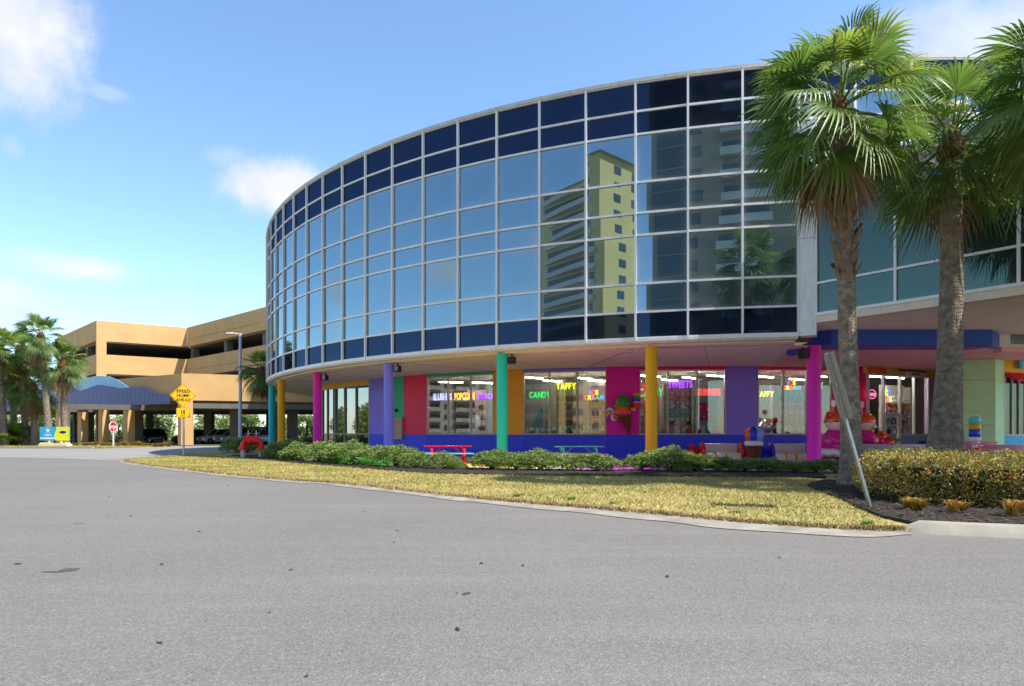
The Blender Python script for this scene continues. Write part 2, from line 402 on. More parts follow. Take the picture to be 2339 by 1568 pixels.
ground = sheet('ground', [(-900, -600), (900, -600), (900, 1500), (-900, 1500)], -.06, M_dirt)
road = sheet('road', [(-300, -45), (300, -45), (300, 60), (-300, 60)], 0, M_road)
edge = smooth_line([(-36.5, 49.2), (-30, 44.2), (-24.5, 38.6), (-19.9, 34.9), (-15.2, 28.4), (-11.5, 24.4), (-8.8, 21.6), (-6.2, 19.2), (-4.4, 17.9), (-1.6, 14.8), (-.2, 13.4), (1.28, 12.15), (2.5, 11.1), (3.5, 10.15), (4.66, 9.45), (5.35, 9.3)], 6)
edge_main = smooth_line([(-19.2, 36.0), (-19.4, 34.6), (-18.2, 32.2), (-15.2, 28.4), (-11.5, 24.4), (-8.8, 21.6), (-6.2, 19.2), (-4.4, 17.9), (-1.6, 14.8), (-.2, 13.4), (1.28, 12.15), (2.5, 11.1), (3.5, 10.15), (4.66, 9.45), (5.35, 9.35)], 6)
lawn_back = [(40, 20), (40, 60), (-24, 60), (-20, 55), (-18.2, 50), (-21.5, 47.5), (-20.5, 41)]
lawn_poly = edge_main+[(6.6, 9.0), (10, 8.2), (40, 6)]+lawn_back
sheet('lawn_soil', lawn_poly, .035, M_thatch, .1)
# side street apron joining from the left, old pale asphalt with a concrete swale along the main road
sheet('driveway', [(-300, 41), (-60, 43.0), (-38, 40.2), (-26.5, 37.6), (-20.4, 36.2), (-19.9, 38), (-21.2, 42), (-22, 47.5), (-18.6, 51), (-15, 60), (-15, 72), (-34, 72), (-36, 60), (-300, 62)], .004, M_drive)
sw = smooth_line([(-120, 41.6), (-60, 43.4), (-38, 40.6), (-26.5, 37.9), (-19.6, 34.2)], 8)
mb = MB(); a = offset_line(sw, .45); b_ = offset_line(sw, -.45)
mb.add([(x, y, .008) for x, y in a]+[(x, y, .008) for x, y in b_], [(i, i+1, len(a)+i+1, len(a)+i) for i in range(len(a)-1)])
kind(mb.build('swale', M_gutter), 'structure')
g_out = [offset_line(edge_main, -(.30+.40*max(0, min(1, (i-40)/30))*max(0, min(1, (len(edge_main)-1-i)/8))+.05*math.sin(i*.9)))[i] for i in range(len(edge_main))]; g_in = offset_line(edge_main, .05)
mb = MB(); mb.add([(x, y, .010) for x, y in g_out]+[(x, y, .03) for x, y in g_in], [(i, i+1, len(g_in)+i+1, len(g_in)+i) for i in range(len(g_in)-1)])
kind(mb.build('gutter', M_gutter), 'structure')
far_kerb = MB(); far_kerb.box(-300, -38, 61.7, 62.1, -.02, .12)
kind(far_kerb.build('far_kerb', M_conc), 'structure')
kerb = MB()                                                     # the raised kerb on the right, rounded nose at its left end
kl = [(5.42, 9.52), (5.6, 9.38), (6.1, 9.16), (6.7, 8.93), (8.5, 8.45), (12, 7.8), (30, 6.2)]
prof = [(-.26, -.02), (-.15, .13), (-.11, .15), (.05, .15), (.08, .13), (.08, -.02)]
vs = []
for i, q in enumerate(kl):
    a, b_ = np.array(kl[max(i-1, 0)]), np.array(kl[min(i+1, len(kl)-1)]); t = (b_-a)/np.linalg.norm(b_-a); nrm = np.array((-t[1], t[0])); k = .25 if i == 0 else 1
    for o, z in prof: vs.append((q[0]+nrm[0]*o, q[1]+nrm[1]*o, z*k if z > 0 else z))
n = len(prof); fs = [(i*n+j, (i+1)*n+j, (i+1)*n+(j+1) % n, i*n+(j+1) % n) for i in range(len(kl)-1) for j in range(n)]+[tuple(range(n))]
kerb.add(vs, fs); kind(kerb.build('kerb', M_conc, None, True, 30), 'structure')

bed_front = smooth_line([(-16.6, 40.5), (-15.6, 38.2), (-12.2, 33.4), (-9, 29.3), (-6.1, 26.0), (-2.3, 22.1), (2.2, 21.0), (6.4, 20.3), (9.2, 19.9)], 6)
bed_back = smooth_line([(-14.2, 42.5), (-11, 36.8), (-7.2, 31.6), (-4.2, 28.4), (-1.0, 25.2), (3, 24.0), (6.6, 23.4), (10.2, 22.8)], 6)
bed_poly = bed_front+bed_back[::-1]
bed2_poly = [(7.3, 16.9), (6.9, 15.3), (6.5, 13.4), (6.05, 11.9), (5.75, 10.6), (5.75, 9.75), (6.6, 9.4), (8.6, 8.85), (12, 8.2), (22, 7.2), (26, 20), (10.2, 21), (8.2, 18.3)]
def mulch(name, poly, z, nchip, box):
    sheet(name, poly, z, M_mulch, .06)
    px = npr.uniform(box[0], box[1], nchip); py = npr.uniform(box[2], box[3], nchip); k = in_poly(px, py, poly); px, py = px[k], py[k]; n = len(px)
    l = npr.uniform(.02, .07, n); w = npr.uniform(.008, .02, n); a = npr.uniform(0, 6.28, n); tl = npr.uniform(-.5, .5, n); zz = z+npr.uniform(.004, .035, n)
    ca, sa = np.cos(a), np.sin(a); V = np.zeros((n, 4, 3))
    for i, (s1, s2) in enumerate(((-1, -1), (1, -1), (1, 1), (-1, 1))):
        V[:, i, 0] = px+s1*l*ca-s2*w*sa; V[:, i, 1] = py+s1*l*sa+s2*w*ca; V[:, i, 2] = zz+s1*l*tl*.5+.01
    me = bpy.data.meshes.new('bark_chip'); me.from_pydata(V.reshape(-1, 3).tolist(), [], np.arange(4*n).reshape(-1, 4).tolist()); me.materials.append(M_chip)
    o = put('bark_mulch', me); kind(o, 'stuff'); tag(o, 'dark bark chips covering the bed '+('under the green shrub row' if box[0] < 0 else 'round the palm and flowering hedge'), 'mulch'); return o
mulch('planting_bed', bed_poly, .075, 26000, (-17, 11, 19, 43))
mulch('hedge_bed', bed2_poly, .08, 16000, (5.5, 16, 7, 21.5))

def lawn_blades():
    poly = edge_main+[(5.4, 9.6), (5.7, 10.6), (6.05, 11.9), (6.5, 13.4), (6.9, 15.3), (7.3, 16.9), (8.2, 18.3), (9.2, 19.9)]+bed_front[::-1]+[(-17, 44), (-20.5, 42)]
    n = 330000
    t = npr.uniform(0, 1, n)**1.25; px = 8.5-t*30; py = npr.uniform(9, 44, n)
    k = in_poly(px, py, poly); px, py = px[k], py[k]
    # blades also spill a little over the concrete edge
    e = np.array(edge_main); idx = npr.integers(0, len(e)-1, 14000); f = npr.uniform(0, 1, 14000)[:, None]; q = e[idx]*(1-f)+e[idx+1]*f+npr.normal(0, .07, (14000, 2))+np.array((.03, .03))
    px = np.concatenate([px, q[:, 0]]); py = np.concatenate([py, q[:, 1]]); n = len(px)
    h = npr.uniform(.02, .06, n); a = npr.uniform(0, 6.28, n); w = npr.uniform(.006, .012, n)*(1+py/30)
    lx, ly = npr.normal(0, .035, n), npr.normal(0, .035, n); V = np.zeros((n, 3, 3))
    V[:, 0] = np.stack([px-np.cos(a)*w, py-np.sin(a)*w, np.full(n, .03)], 1); V[:, 1] = np.stack([px+np.cos(a)*w, py+np.sin(a)*w, np.full(n, .03)], 1)
    V[:, 2] = np.stack([px+lx, py+ly, .035+h], 1)
    me = bpy.data.meshes.new('lawn'); me.vertices.add(3*n); me.vertices.foreach_set('co', V.reshape(-1)); me.loops.add(3*n); me.loops.foreach_set('vertex_index', np.arange(3*n, dtype=np.int32))
    me.polygons.add(n); me.polygons.foreach_set('loop_start', np.arange(0, 3*n, 3, dtype=np.int32)); me.polygons.foreach_set('loop_total', np.full(n, 3, np.int32)); me.update(); me.validate()
    me.materials.append(M_blade); me.materials.append(mat('dead_edge_blade', (.30, .19, .085), .8, .2, 2, island=.5)); me.polygons.foreach_set('material_index', np.concatenate([np.zeros(n-14000, np.int32), (npr.uniform(0, 1, 14000) < .75).astype(np.int32)])); me.update(); o = put('grass', me); kind(o, 'stuff'); tag(o, 'short straw coloured winter grass between road edge and mulch bed', 'grass')
lawn_blades()
def verge_blades():
    n = 26000; px = npr.uniform(-75, -37, n); py = 62.3+npr.uniform(0, 1, n)**1.4*10
    h = npr.uniform(.05, .14, n); a = npr.uniform(0, 6.28, n); w = .05; V = np.zeros((n, 3, 3))
    V[:, 0] = np.stack([px-np.cos(a)*w, py-np.sin(a)*w, np.full(n, -.05)], 1); V[:, 1] = np.stack([px+np.cos(a)*w, py+np.sin(a)*w, np.full(n, -.05)], 1); V[:, 2] = np.stack([px+npr.normal(0, .05, n), py, h], 1)
    me = bpy.data.meshes.new('verge'); me.from_pydata(V.reshape(-1, 3).tolist(), [], np.arange(3*n).reshape(-1, 3).tolist()); me.materials.append(M_blade)
    o = put('verge_grass', me); kind(o, 'stuff'); tag(o, 'dry grass strip along the far kerb before the garage', 'grass')
verge_blades()

# ------------------------------------------------------------------ the shop building
CO = Vector((15.651, 59.296)); RAD = 34.748
def ring(a, r=RAD): return (CO.x+r*math.cos(R_(a)), CO.y+r*math.sin(R_(a)))
ZB, ZT = 4.9, 14.85
ROWS = [ZT-(ZT-ZB-.12)*q-.02 for q in (0, .112, .202, .39, .51, .597, .787, .898, 1)]
A0, DA, NB = -98.6, -3.22, 26
M_alu = mat('white_aluminium', (.84, .83, .81), .35, .05, 4, dirt=.25)
M_coping = mat('coping_metal', (.60, .58, .54), .5, .08, 3, dirt=.5)
M_vision = mirror_glass('vision_glass', (.010, .035, .05), (.33, .47, .54), .50, .34)
M_spandrel = mirror_glass('spandrel_glass', (.006, .010, .022), (.06, .10, .19), .22, .03)
M_winggl = mirror_glass('wing_glass', (.012, .03, .026), (.22, .31, .26), .20, .05)
M_stucco = mat('cream_stucco', '#ead9c6', .9, .05, 2, .25, 70, dirt=.18)
M_soffit = mat('soffit_stucco', '#f8e6cc', .9, .05, 1.2, .2, 60, dirt=.06)
M_pinksoffit = mat('pink_soffit', '#fbb4b2', .85, .04, 1.2, .1, 60)
M_seam = mat('sealant', (.22, .18, .15), .9)
M_roofm = mat('roof_membrane', (.55, .55, .53), .9)
bld = thing('shop_building', 'curved mirror glass building with colourful candy shop under its overhang', 'building', (6, 34, 0), in_world=True)

cw = MB()                                                        # top coping and bottom edge trim follow the facets
def facet_band(mb, angs, r0, r1, z0, z1):
    n = len(angs); vs = [(*ring(a, r), z) for z in (z0, z1) for r in (r0, r1) for a in angs]; fs = []
    for i in range(n-1):
        fs += [(i, i+1, n+i+1, n+i), (2*n+i, 3*n+i, 3*n+i+1, 2*n+i+1), (n+i, n+i+1, 3*n+i+1, 3*n+i), (i, 2*n+i, 2*n+i+1, i+1)]
    fs += [(0, n, 3*n, 2*n), (n-1, 3*n-1, 4*n-1, 2*n-1)]
    mb.add(vs, fs)
angs = [A0+DA*i for i in range(NB+1)]
angs_r = [A0-DA*i for i in range(13)]
all_angs = angs_r[:0:-1]+angs
facet_band(cw, all_angs, RAD-.35, RAD+.10, ZT-.02, ZT+.12)
cw_o = cw.build('curtain_wall', M_coping, bld)
mb = MB(); facet_band(mb, angs, RAD-.10, RAD+.07, ZB-.03, ZB+.10); mb.build('edge_trim', M_alu, cw_o)
mb = MB(); facet_band(mb, angs, RAD-.8, RAD-.02, ZB-.10, ZB-.02); mb.build('fascia_return', M_stucco, cw_o)
for i, z in enumerate(ROWS):
    mb = MB(); facet_band(mb, all_angs if i < 3 else angs, RAD-.06, RAD+.05, z-.038, z+.038); mb.build('transom', M_alu, cw_o)
mull = MB().box(-.04, .04, -.05, .09, 0, 1).mesh('mullion', M_alu)
for a in angs: put('mullion', mull, cw_o, (*ring(a), ZB), (0, 0, R_(a-90)), (1, 1, ZT-ZB-.02))
for a in angs_r[1:]: put('mullion', mull, cw_o, (*ring(a), ROWS[2]), (0, 0, R_(a-90)), (1, 1, ZT-ROWS[2]-.02))
chord = 2*RAD*math.sin(R_(-DA)/2)
pane_me = {}
def pane_at(i0, r, a_mid, mat_, w=chord):
    z0, z1 = ROWS[r+1]+.03, ROWS[r]-.03; key = (r, mat_.name)
    if key not in pane_me: pane_me[key] = MB().box(-w/2+.03, w/2-.03, 0, .02, -(z1-z0)/2, (z1-z0)/2).mesh('pane', mat_)
    rr = RAD*math.cos(R_(DA)/2)-.02
    put('pane', pane_me[key], cw_o, (*ring(a_mid, rr), (z0+z1)/2), (R_(rnd.gauss(0, .10)), 0, R_(a_mid+90+rnd.gauss(0, .12))))
for i in range(NB):
    for r in range(8): pane_at(i, r, A0+DA*(i+.5), M_spandrel if r in (0, 1, 7) else M_vision)
for i in range(12):
    for r in range(2): pane_at(i, r, A0-DA*(i+.5), M_spandrel if r < 1 else M_vision)
# roof and soffit slabs
arc = [ring(a, RAD-.12) for a in angs]
roof_poly = [ring(a, RAD-.2) for a in all_angs]+[(-18, 75), (50, 75)]
mb = MB(); mb.prism(roof_poly, ZT-.35, ZT-.12); mb.build('roof_deck', M_roofm, bld)
mb = MB(); mb.prism([ring(a, RAD-.45) for a in angs]+[(-18, 75), (14, 75), (13, 40), (12.7, 33), (11.0, 26.65)], ZB-.16, ZB-.04); sof = mb.build('soffit', M_soffit, bld)
mb = MB(); facet_band(mb, angs, RAD-1.22, RAD-1.20, ZB-.168, ZB-.158); mb.build('seam', M_seam, sof)
for a in range(-104, -170, -8):
    f = Frame(ring(a, RAD-1.3), ring(a+1.5, RAD-11)); mb = MB(); f.box(mb, 0, f.w, -.008, .008, ZB-.166, ZB-.157); mb.build('seam', M_seam, sof)
mb = MB(); mb.box(-18, 50, 75, 75.3, 0, ZT-.4); mb.build('rear_wall', M_stucco, bld)
ZS = ZB-.16                                                      # underside of the soffit
# white pier closing the curved wall, and the wing beside it
f = Frame((10.52, 24.90), (11.0, 24.66))
mb = MB(); f.box(mb, 0, f.w, -.5, .12, ZB-.02, 12.62); pier = mb.build('pier', M_alu, bld)
mb = MB(); f.box(mb, .01, f.w-.01, .121, .128, 8.4, 8.415); mb.build('joint', M_seam, pier)
WA, WB = (11.0, 24.62), (19.2, 13.47)
wf = Frame(WA, WB)
zb, zm, zt = 5.62, 6.75, 9.75
wing_poly = [WA, WB, (30, 12), (34, 30), (11.3, 30)]
mb = MB(); mb.prism([(x, y) for x, y in wing_poly], zb-.28, zb-.14); mb.build('wing_soffit', M_soffit, bld)
wing = MB(); wf.box(wing, 0, wf.w, -.3, .10, zb-.30, zb-.02); wing = wing.build('wing_wall', M_stucco, bld)
mb = MB(); wf.box(mb, 0, wf.w, -.10, .14, zb-.05, zb+.06); mb.build('sill', M_alu, wing)
mb = MB(); wf.box(mb, 0, wf.w, -.06, .07, zm-.04, zm+.04); mb.build('transom', M_alu, wing)
mb = MB(); wf.box(mb, 0, wf.w, -.3, .12, zt-.02, zt+.22); mb.build('head', M_alu, wing)
cuts = [0, 1.02, 2.72, 4.42, 6.12, 7.82, 9.52, 11.2, 12.9, wf.w-.05]
for c in cuts: mb = MB(); wf.box(mb, c-.04 if c else .0, c+.04, -.06, .08, zb+.06, zt-.02); mb.build('mullion', M_alu, wing)
for c0, c1 in zip(cuts, cuts[1:]):
    for z0, z1 in ((zb+.06, zm-.04), (zm+.04, zt-.02)):
        me = MB().box(-(c1-c0)/2+.03, (c1-c0)/2-.03, 0, .02, -(z1-z0)/2, (z1-z0)/2).mesh('pane', M_winggl)
        put('pane', me, wing, wf.p((c0+c1)/2, 0, (z0+z1)/2), (R_(rnd.gauss(0, .15)), 0, wf.rz+R_(rnd.gauss(0, .15))))
# swept silver eave over the wing: a rounded gutter roll with a flat roof behind
prof = [(.0, 0), (.42, .06), (.62, .22), (.66, .42), (.55, .62), (.30, .76), (-.4, .86), (-3.5, 1.25)]
mb = MB(); vs = []
for s_ in np.linspace(-.2, wf.w, 14):
    for o, z in prof: vs.append(wf.p(s_, o, zt+.22+z))
n = len(prof); mb.add(vs, [(i*n+j, i*n+j+1, (i+1)*n+j+1, (i+1)*n+j) for i in range(13) for j in range(n-1)])
M_silver = mat('silver_roof_sheet', (.72, .74, .77), .38, .05, 2, spec=.6, dirt=.15)
ev = mb.build('eave', M_silver, wing, True, 60)
for s_ in np.arange(1.4, wf.w, 1.7):
    mb = MB(); mb.tube([wf.p(s_, o+.005, zt+.22+z+.01) for o, z in prof], .022, 6); mb.build('rib', M_silver, ev, True)
mb = MB(); mb.prism([wf.p(0, -3.4, 0)[:2], wf.p(wf.w, -3.4, 0)[:2], (34, 12), (40, 40), (12, 30)], zt+1.3, zt+1.5); mb.build('wing_roof', M_roofm, bld)

# round columns
def vivid(h): c = lin(h); k = min(1.8, .86/max(c)); return tuple(v*k for v in c)
COLM = {k: mat('paint_'+k, vivid(v), .5, .05, 2.5, .12, 60, dirt=.12) for k, v in dict(yellow='#f3b70d', teal='#14a38c', lavender='#7f78dc', magenta='#d3129c', turquoise='#1597a0', gold='#e8a813', blue='#2634b8',
        purple='#6f5cba', red='#d80a45', green='#128a66', orange='#cf8a06', hotpink='#c8048c', rose='#e51260', beam='#24459a', pale_green_shaded='#8fae84', pale_green_sunlit='#a9dcae', sky='#45a9d6', lilac='#c98fe0', tan='#8d7560', lemon='#f6cf1a', peach='#f2c069', ultramarine='#2f3fbd').items()}
col_me = {}
def column(x, y, name_m, r=.235, z1=ZS, label=None):
    k = (name_m, r, z1)
    if k not in col_me: col_me[k] = MB().lathe([(r*1.0, -.05), (r, .1), (r, z1-.04), (r*1.03, z1-.02), (r*1.03, z1)], 32).mesh('column', COLM[name_m], True, 40)
    o = put('column', col_me[k], bld, (x, y, .05)); o.matrix_parent_inverse = Matrix.Translation(-Vector(wloc(bld))); o['label'] = label; return o
columns = [(5.46, 26.74, 'yellow', 'bright yellow round column by the ice cream cone'), (-.42, 29.13, 'teal', 'teal round column in front of orange wall panel'), (-5.95, 32.94, 'lavender', 'lavender round column'),
           (-10.88, 38.17, 'magenta', 'magenta round column beside glass shopfront'), (-14.72, 43.58, 'gold', 'golden yellow round column'), (-17.3, 49.2, 'turquoise', 'turquoise round column at the far end')]
for x, y, m, l in columns: column(x, y, m, label=l, z1=ZS-.05+.0)
column(11.5, 26.0, 'magenta', .26, 4.62, 'wide magenta column under the blue beam')

# ground-floor wall, panel by panel (photo columns -> plan)
WX = [700, 740, 850, 975, 1200, 1400, 1730, 1990]; WD = [51.0, 48.0, 42.6, 39.2, 36.0, 34.7, 34.4, 34.6]
def wall_pt(x): d = float(np.interp(x, WX, WD)); return ((x-CX)/F*d, d)
SILL, HEAD = 1.27, 4.58
M_frame = mat('window_frame', (.52, .47, .40), .45, .06, 5)
M_clear = clear_glass('shop_glass', refl=.07)
M_blueband = COLM['blue']
wall_frames = {}
def wall_panel(x0, x1, upper, header=None, window=0, mull_x=(), low='blue'):
    f = Frame(wall_pt(x0), wall_pt(x1)); w = f.w
    mb = MB(); f.box(mb, 0, w-.004, -.25, .0 if not window else .004, -.02, SILL-.0); o = mb.build('wall_base', COLM[low], bld)
    if not window:
        mb = MB(); f.box(mb, .0, w-.004, -.25, .006, SILL+.004, ZS-.002); o = mb.build('wall_panel', COLM[upper], bld)
        return f
    mb = MB(); f.box(mb, 0, w-.004, -.25, .006, HEAD+.0, ZS-.002); mb.build('wall_header', COLM[header], bld)
    win = MB(); t = .055
    f.box(win, 0, w-.004, -.16, .02, SILL+.004, SILL+.07); f.box(win, 0, w-.004, -.16, .02, HEAD-.06, HEAD-.004)
    f.box(win, 0, t, -.16, .018, SILL+.07, HEAD-.06); f.box(win, w-t-.004, w-.004, -.16, .018, SILL+.07, HEAD-.06)
    wo = win.build('window', M_frame, bld)
    cuts = [t]+[w*(x-x0)/(x1-x0) for x in mull_x]+[w-t]
    for c in cuts[1:-1]: mb = MB(); f.box(mb, c-.04, c+.04, -.14, .015, SILL+.07, HEAD-.06); mb.build('mullion', M_frame, wo)
    for c0, c1 in zip(cuts, cuts[1:]):
        me = MB().box(-(c1-c0)/2+.035, (c1-c0)/2-.035, 0, .008, 0, HEAD-SILL-.13).mesh('pane', M_clear)
        put('pane', me, wo, f.p((c0+c1)/2, -.06, SILL+.07), (0, 0, f.rz+R_(rnd.gauss(0, .4))))
    return f
# the glazed unit at the far left end: full height panes
f = Frame(wall_pt(736), wall_pt(843)); w = f.w; wall_frames['left'] = f
mb = MB(); f.box(mb, 0, w-.004, -.25, .01, 4.45, ZS-.002); mb.build('wall_header', COLM['gold'], bld)
win = MB(); f.box(win, 0, w, -.14, .02, .05, .14); f.box(win, 0, w, -.14, .02, 4.38, 4.446); f.box(win, 0, w, -.13, .018, 1.28, 1.34); f.box(win, -.035, .035, -.13, .022, .1, 4.42); f.box(win, w-.035, w+.035, -.13, .022, .1, 4.42); wo = win.build('glazed_screen', M_frame, bld)
cuts = [0]+[w*(x-736)/107 for x in (748.6, 767.4, 789.6, 815)]+[w]
for c in cuts[1:-1]: mb = MB(); f.box(mb, c-.035, c+.035, -.13, .022, .14, 4.38); mb.build('mullion', M_frame, wo)
for c0, c1 in zip(cuts, cuts[1:]):
    for z0, z1 in ((.14, 1.28), (1.34, 4.38)):
        me = MB().box(-(c1-c0)/2+.03, (c1-c0)/2-.03, 0, .008, 0, z1-z0).mesh('pane', MATS.get('bright_shop_glass') or clear_glass('bright_shop_glass', (.6, .66, .62), .16))
        put('pane', me, wo, f.p((c0+c1)/2, -.06, z0), (0, 0, f.rz+R_(rnd.gauss(0, 1.2))))
side = Frame((wall_pt(736)[0]+6, wall_pt(736)[1]+16), wall_pt(736)); mb = MB(); side.box(mb, 0, side.w-.05, -.25, 0, -.02, ZS-.002); mb.build('side_wall', COLM['tan'], bld)
wall_panel(843, 899, 'purple'); wall_panel(899, 922.5, 'green'); wall_panel(922.5, 975, 'red')
wall_frames['w1'] = wall_panel(975, 1127.5, None, 'green', 1, (1024.4, 1076.4))
wall_panel(1127.5, 1195, 'orange')
wall_frames['w2'] = wall_panel(1195, 1385, None, 'purple', 1, (1257, 1319.5))
wall_frames['cone'] = wall_panel(1385, 1461, 'hotpink')
wall_frames['w3'] = wall_panel(1461, 1658, None, 'rose', 1, (1525.7, 1592))
wall_panel(1658, 1731, 'purple')
wall_frames['w4'] = wall_panel(1731, 1900, None, 'rose', 1, (1788.5, 1843))
wall_panel(1900, 1984, 'rose')
f = Frame(wall_pt(899), wall_pt(922.5))
mb = MB(); f.box(mb, .02, f.w-.03, .0075, .14, .98, 2.3); o = mb.build('electrical_cabinet', COLM['tan'], bld)
mb = MB(); mb.ball(f.p(.3, .06, 2.72), (.11, .11, .11)); mb.build('wall_lamp', mat('dark_bronze', (.05, .03, .02), .3), bld, True)
# shop entrance: glazed screen with a white door, striped jambs, coloured header with the shop sign
ef = Frame(P(1984, 990, 34.2)[:2], P(2121, 990, 36.4)[:2]); ew = ef.w
def es(x):                                                        # photo column -> distance along the entrance plane
    k = (x-CX)/F; return (ef.A.x-k*ef.A.y)/(k*ef.u.y-ef.u.x)
mb = MB(); ef.box(mb, -.1, ew+1.4, -.25, .01, 4.36, 4.70); hdr = mb.build('wall_header', COLM['peach'], bld)
mb = MB(); ef.box(mb, -.1, ew*.28, .012, .02, 4.37, 4.68); mb.build('wall_panel', mat('paint_coral', '#ee7a3c', .5), bld)
mb = MB(); ef.box(mb, es(2057), ew, -.25, .0, -.02, 1.24); mb.build('wall_base', mat('paint_periwinkle', '#9fb2ee', .5), bld)
mb = MB(); ef.box(mb, es(2097), ew-.03, .004, .01, .05, .95); mb.build('painted_drip', COLM['ultramarine'], bld)
mb = MB(); ef.box(mb, ew, ew+.5, -.25, .02, -.02, 4.355); mb.build('door_jamb', COLM['lilac'], bld)
mb = MB(); ef.box(mb, ew+.504, ew+1.4, -.25, .015, -.02, 4.355); mb.build('door_jamb', COLM['hotpink'], bld)
scr = MB(); ef.box(scr, 0, ew, -.12, .03, 4.29, 4.356); ef.box(scr, es(2057), ew, -.12, .035, 1.244, 1.31); ef.box(scr, es(2120.5)-.04, es(2120.5)+.04, -.12, .028, 1.28, 4.32); scr = scr.build('glazed_screen', mat('white_frame', (.75, .70, .70), .4), bld)
MW = MATS['white_frame']
xs = [1984, 2019, 2056.5, 2089, 2120.5]
for x in xs[:-1]: mb = MB(); ef.box(mb, es(x)-.04, es(x)+.04, -.12, .028, .05 if x < 2080 else 1.31, 4.29); mb.build('mullion', MW, scr)
for x0, x1 in zip(xs, xs[1:]):
    z0 = 1.31 if x0 > 2050 else (2.45 if x0 == 2019 else .1); c0, c1 = es(x0), es(x1)
    me = MB().box(-(c1-c0)/2+.035, (c1-c0)/2-.035, 0, .008, 0, 4.29-z0).mesh('pane', M_clear)
    put('pane', me, scr, ef.p((c0+c1)/2, -.05, z0), (0, 0, ef.rz+R_(rnd.gauss(0, .6))))
d0, d1 = es(2019)+.06, es(2056.5)-.06
door = MB(); ef.box(door, d0, d0+.14, -.06, .01, .06, 2.40); ef.box(door, d1-.14, d1, -.06, .01, .06, 2.40); ef.box(door, d0+.14, d1-.14, -.06, .01, 2.2, 2.40); ef.box(door, d0+.14, d1-.14, -.06, .01, .06, .3)
door = door.build('door', MW, bld); mb = MB(); mb.box(-(d1-d0)/2+.13, (d1-d0)/2-.13, 0, .008, 0, 1.91)
put('pane', mb.mesh('pane', M_clear), door, ef.p((d0+d1)/2, -.03, .295), (0, 0, ef.rz))
mb = MB(); mb.tube([ef.p(d1-.2, .07, .9), ef.p(d1-.2, .07, 1.6)], .018, 8); mb.build('handle', M_alu, door, True)
# green return wall (shade and sun put into its two greens) and the next shopfront at the right
gf = Frame(P(2196, 990, 31.0)[:2], P(2273, 990, 30.6)[:2])
mb = MB(); gf.box(mb, -.12, gf.w, -.9, 0, -.02, 4.70); gw = mb.build('wall_panel', COLM['pale_green_shaded'], bld)
for z in (1.7, 3.75): mb = MB(); gf.box(mb, -.1, gf.w-.01, .001, .004, z, z+.014); mb.build('joint', M_seam, gw)
mb = MB(); gf.box(mb, -.34, -.122, -.9, .01, -.02, 4.70); mb.build('wall_edge', COLM['ultramarine'], bld)
rf = Frame(P(2273.5, 990, 30.59)[:2], P(2294.5, 990, 31.4)[:2]); mb = MB(); rf.box(mb, 0, rf.w, -.9, 0, -.02, 4.70); mb.build('wall_panel', COLM['pale_green_sunlit'], bld)
sf = Frame(P(2295, 990, 31.45)[:2], P(2420, 990, 32.6)[:2])
mb = MB(); sf.box(mb, 0, sf.w, -.25, 0, -.02, 1.24); mb.build('wall_base', COLM['sky'], bld)
mb = MB(); sf.box(mb, 0, sf.w, -.25, 0, 4.12, 4.98); mb.build('wall_header', COLM['lemon'], bld)
aw = MB(); aw.prism([(0, 3.98), (.55, 3.72), (.56, 3.78), (0, 4.16)], 0, sf.w, Matrix.Translation(sf.A) @ Matrix.Rotation(sf.rz, 4, 'Z') @ Matrix(((0, 0, 1, 0), (-1, 0, 0, -.005), (0, 1, 0, 0), (0, 0, 0, 1)))); aw.build('awning', COLM['red'], bld)
wl = MB(); wl.bbox(-.12, .12, -.16, 0, -.22, .22, .03); o = put('wall_lamp', wl.mesh('wall_lamp', COLM['sky']), bld, sf.p(.75, .08, 4.55), (0, 0, sf.rz)); o.matrix_parent_inverse = Matrix.Translation(-Vector(wloc(bld)))
scr2 = MB(); sf.box(scr2, 0, sf.w, -.1, .02, 1.244, 1.3); sf.box(scr2, 0, sf.w, -.1, .02, 4.06, 4.118); sf.box(scr2, sf.w-.06, sf.w, -.1, .017, 1.27, 4.09); scr2 = scr2.build('glazed_screen', MW, bld)
for c in np.arange(0.03, sf.w, .46):
    mb = MB(); sf.box(mb, c-.03, c+.03, -.1, .018, 1.3, 4.06); mb.build('mullion', MW, scr2)
    me = MB().box(.03, .43, 0, .008, 0, 2.76).mesh('pane', M_winggl); put('pane', me, scr2, sf.p(c, -.05, 1.3), (0, 0, sf.rz+R_(rnd.gauss(0, .5))))
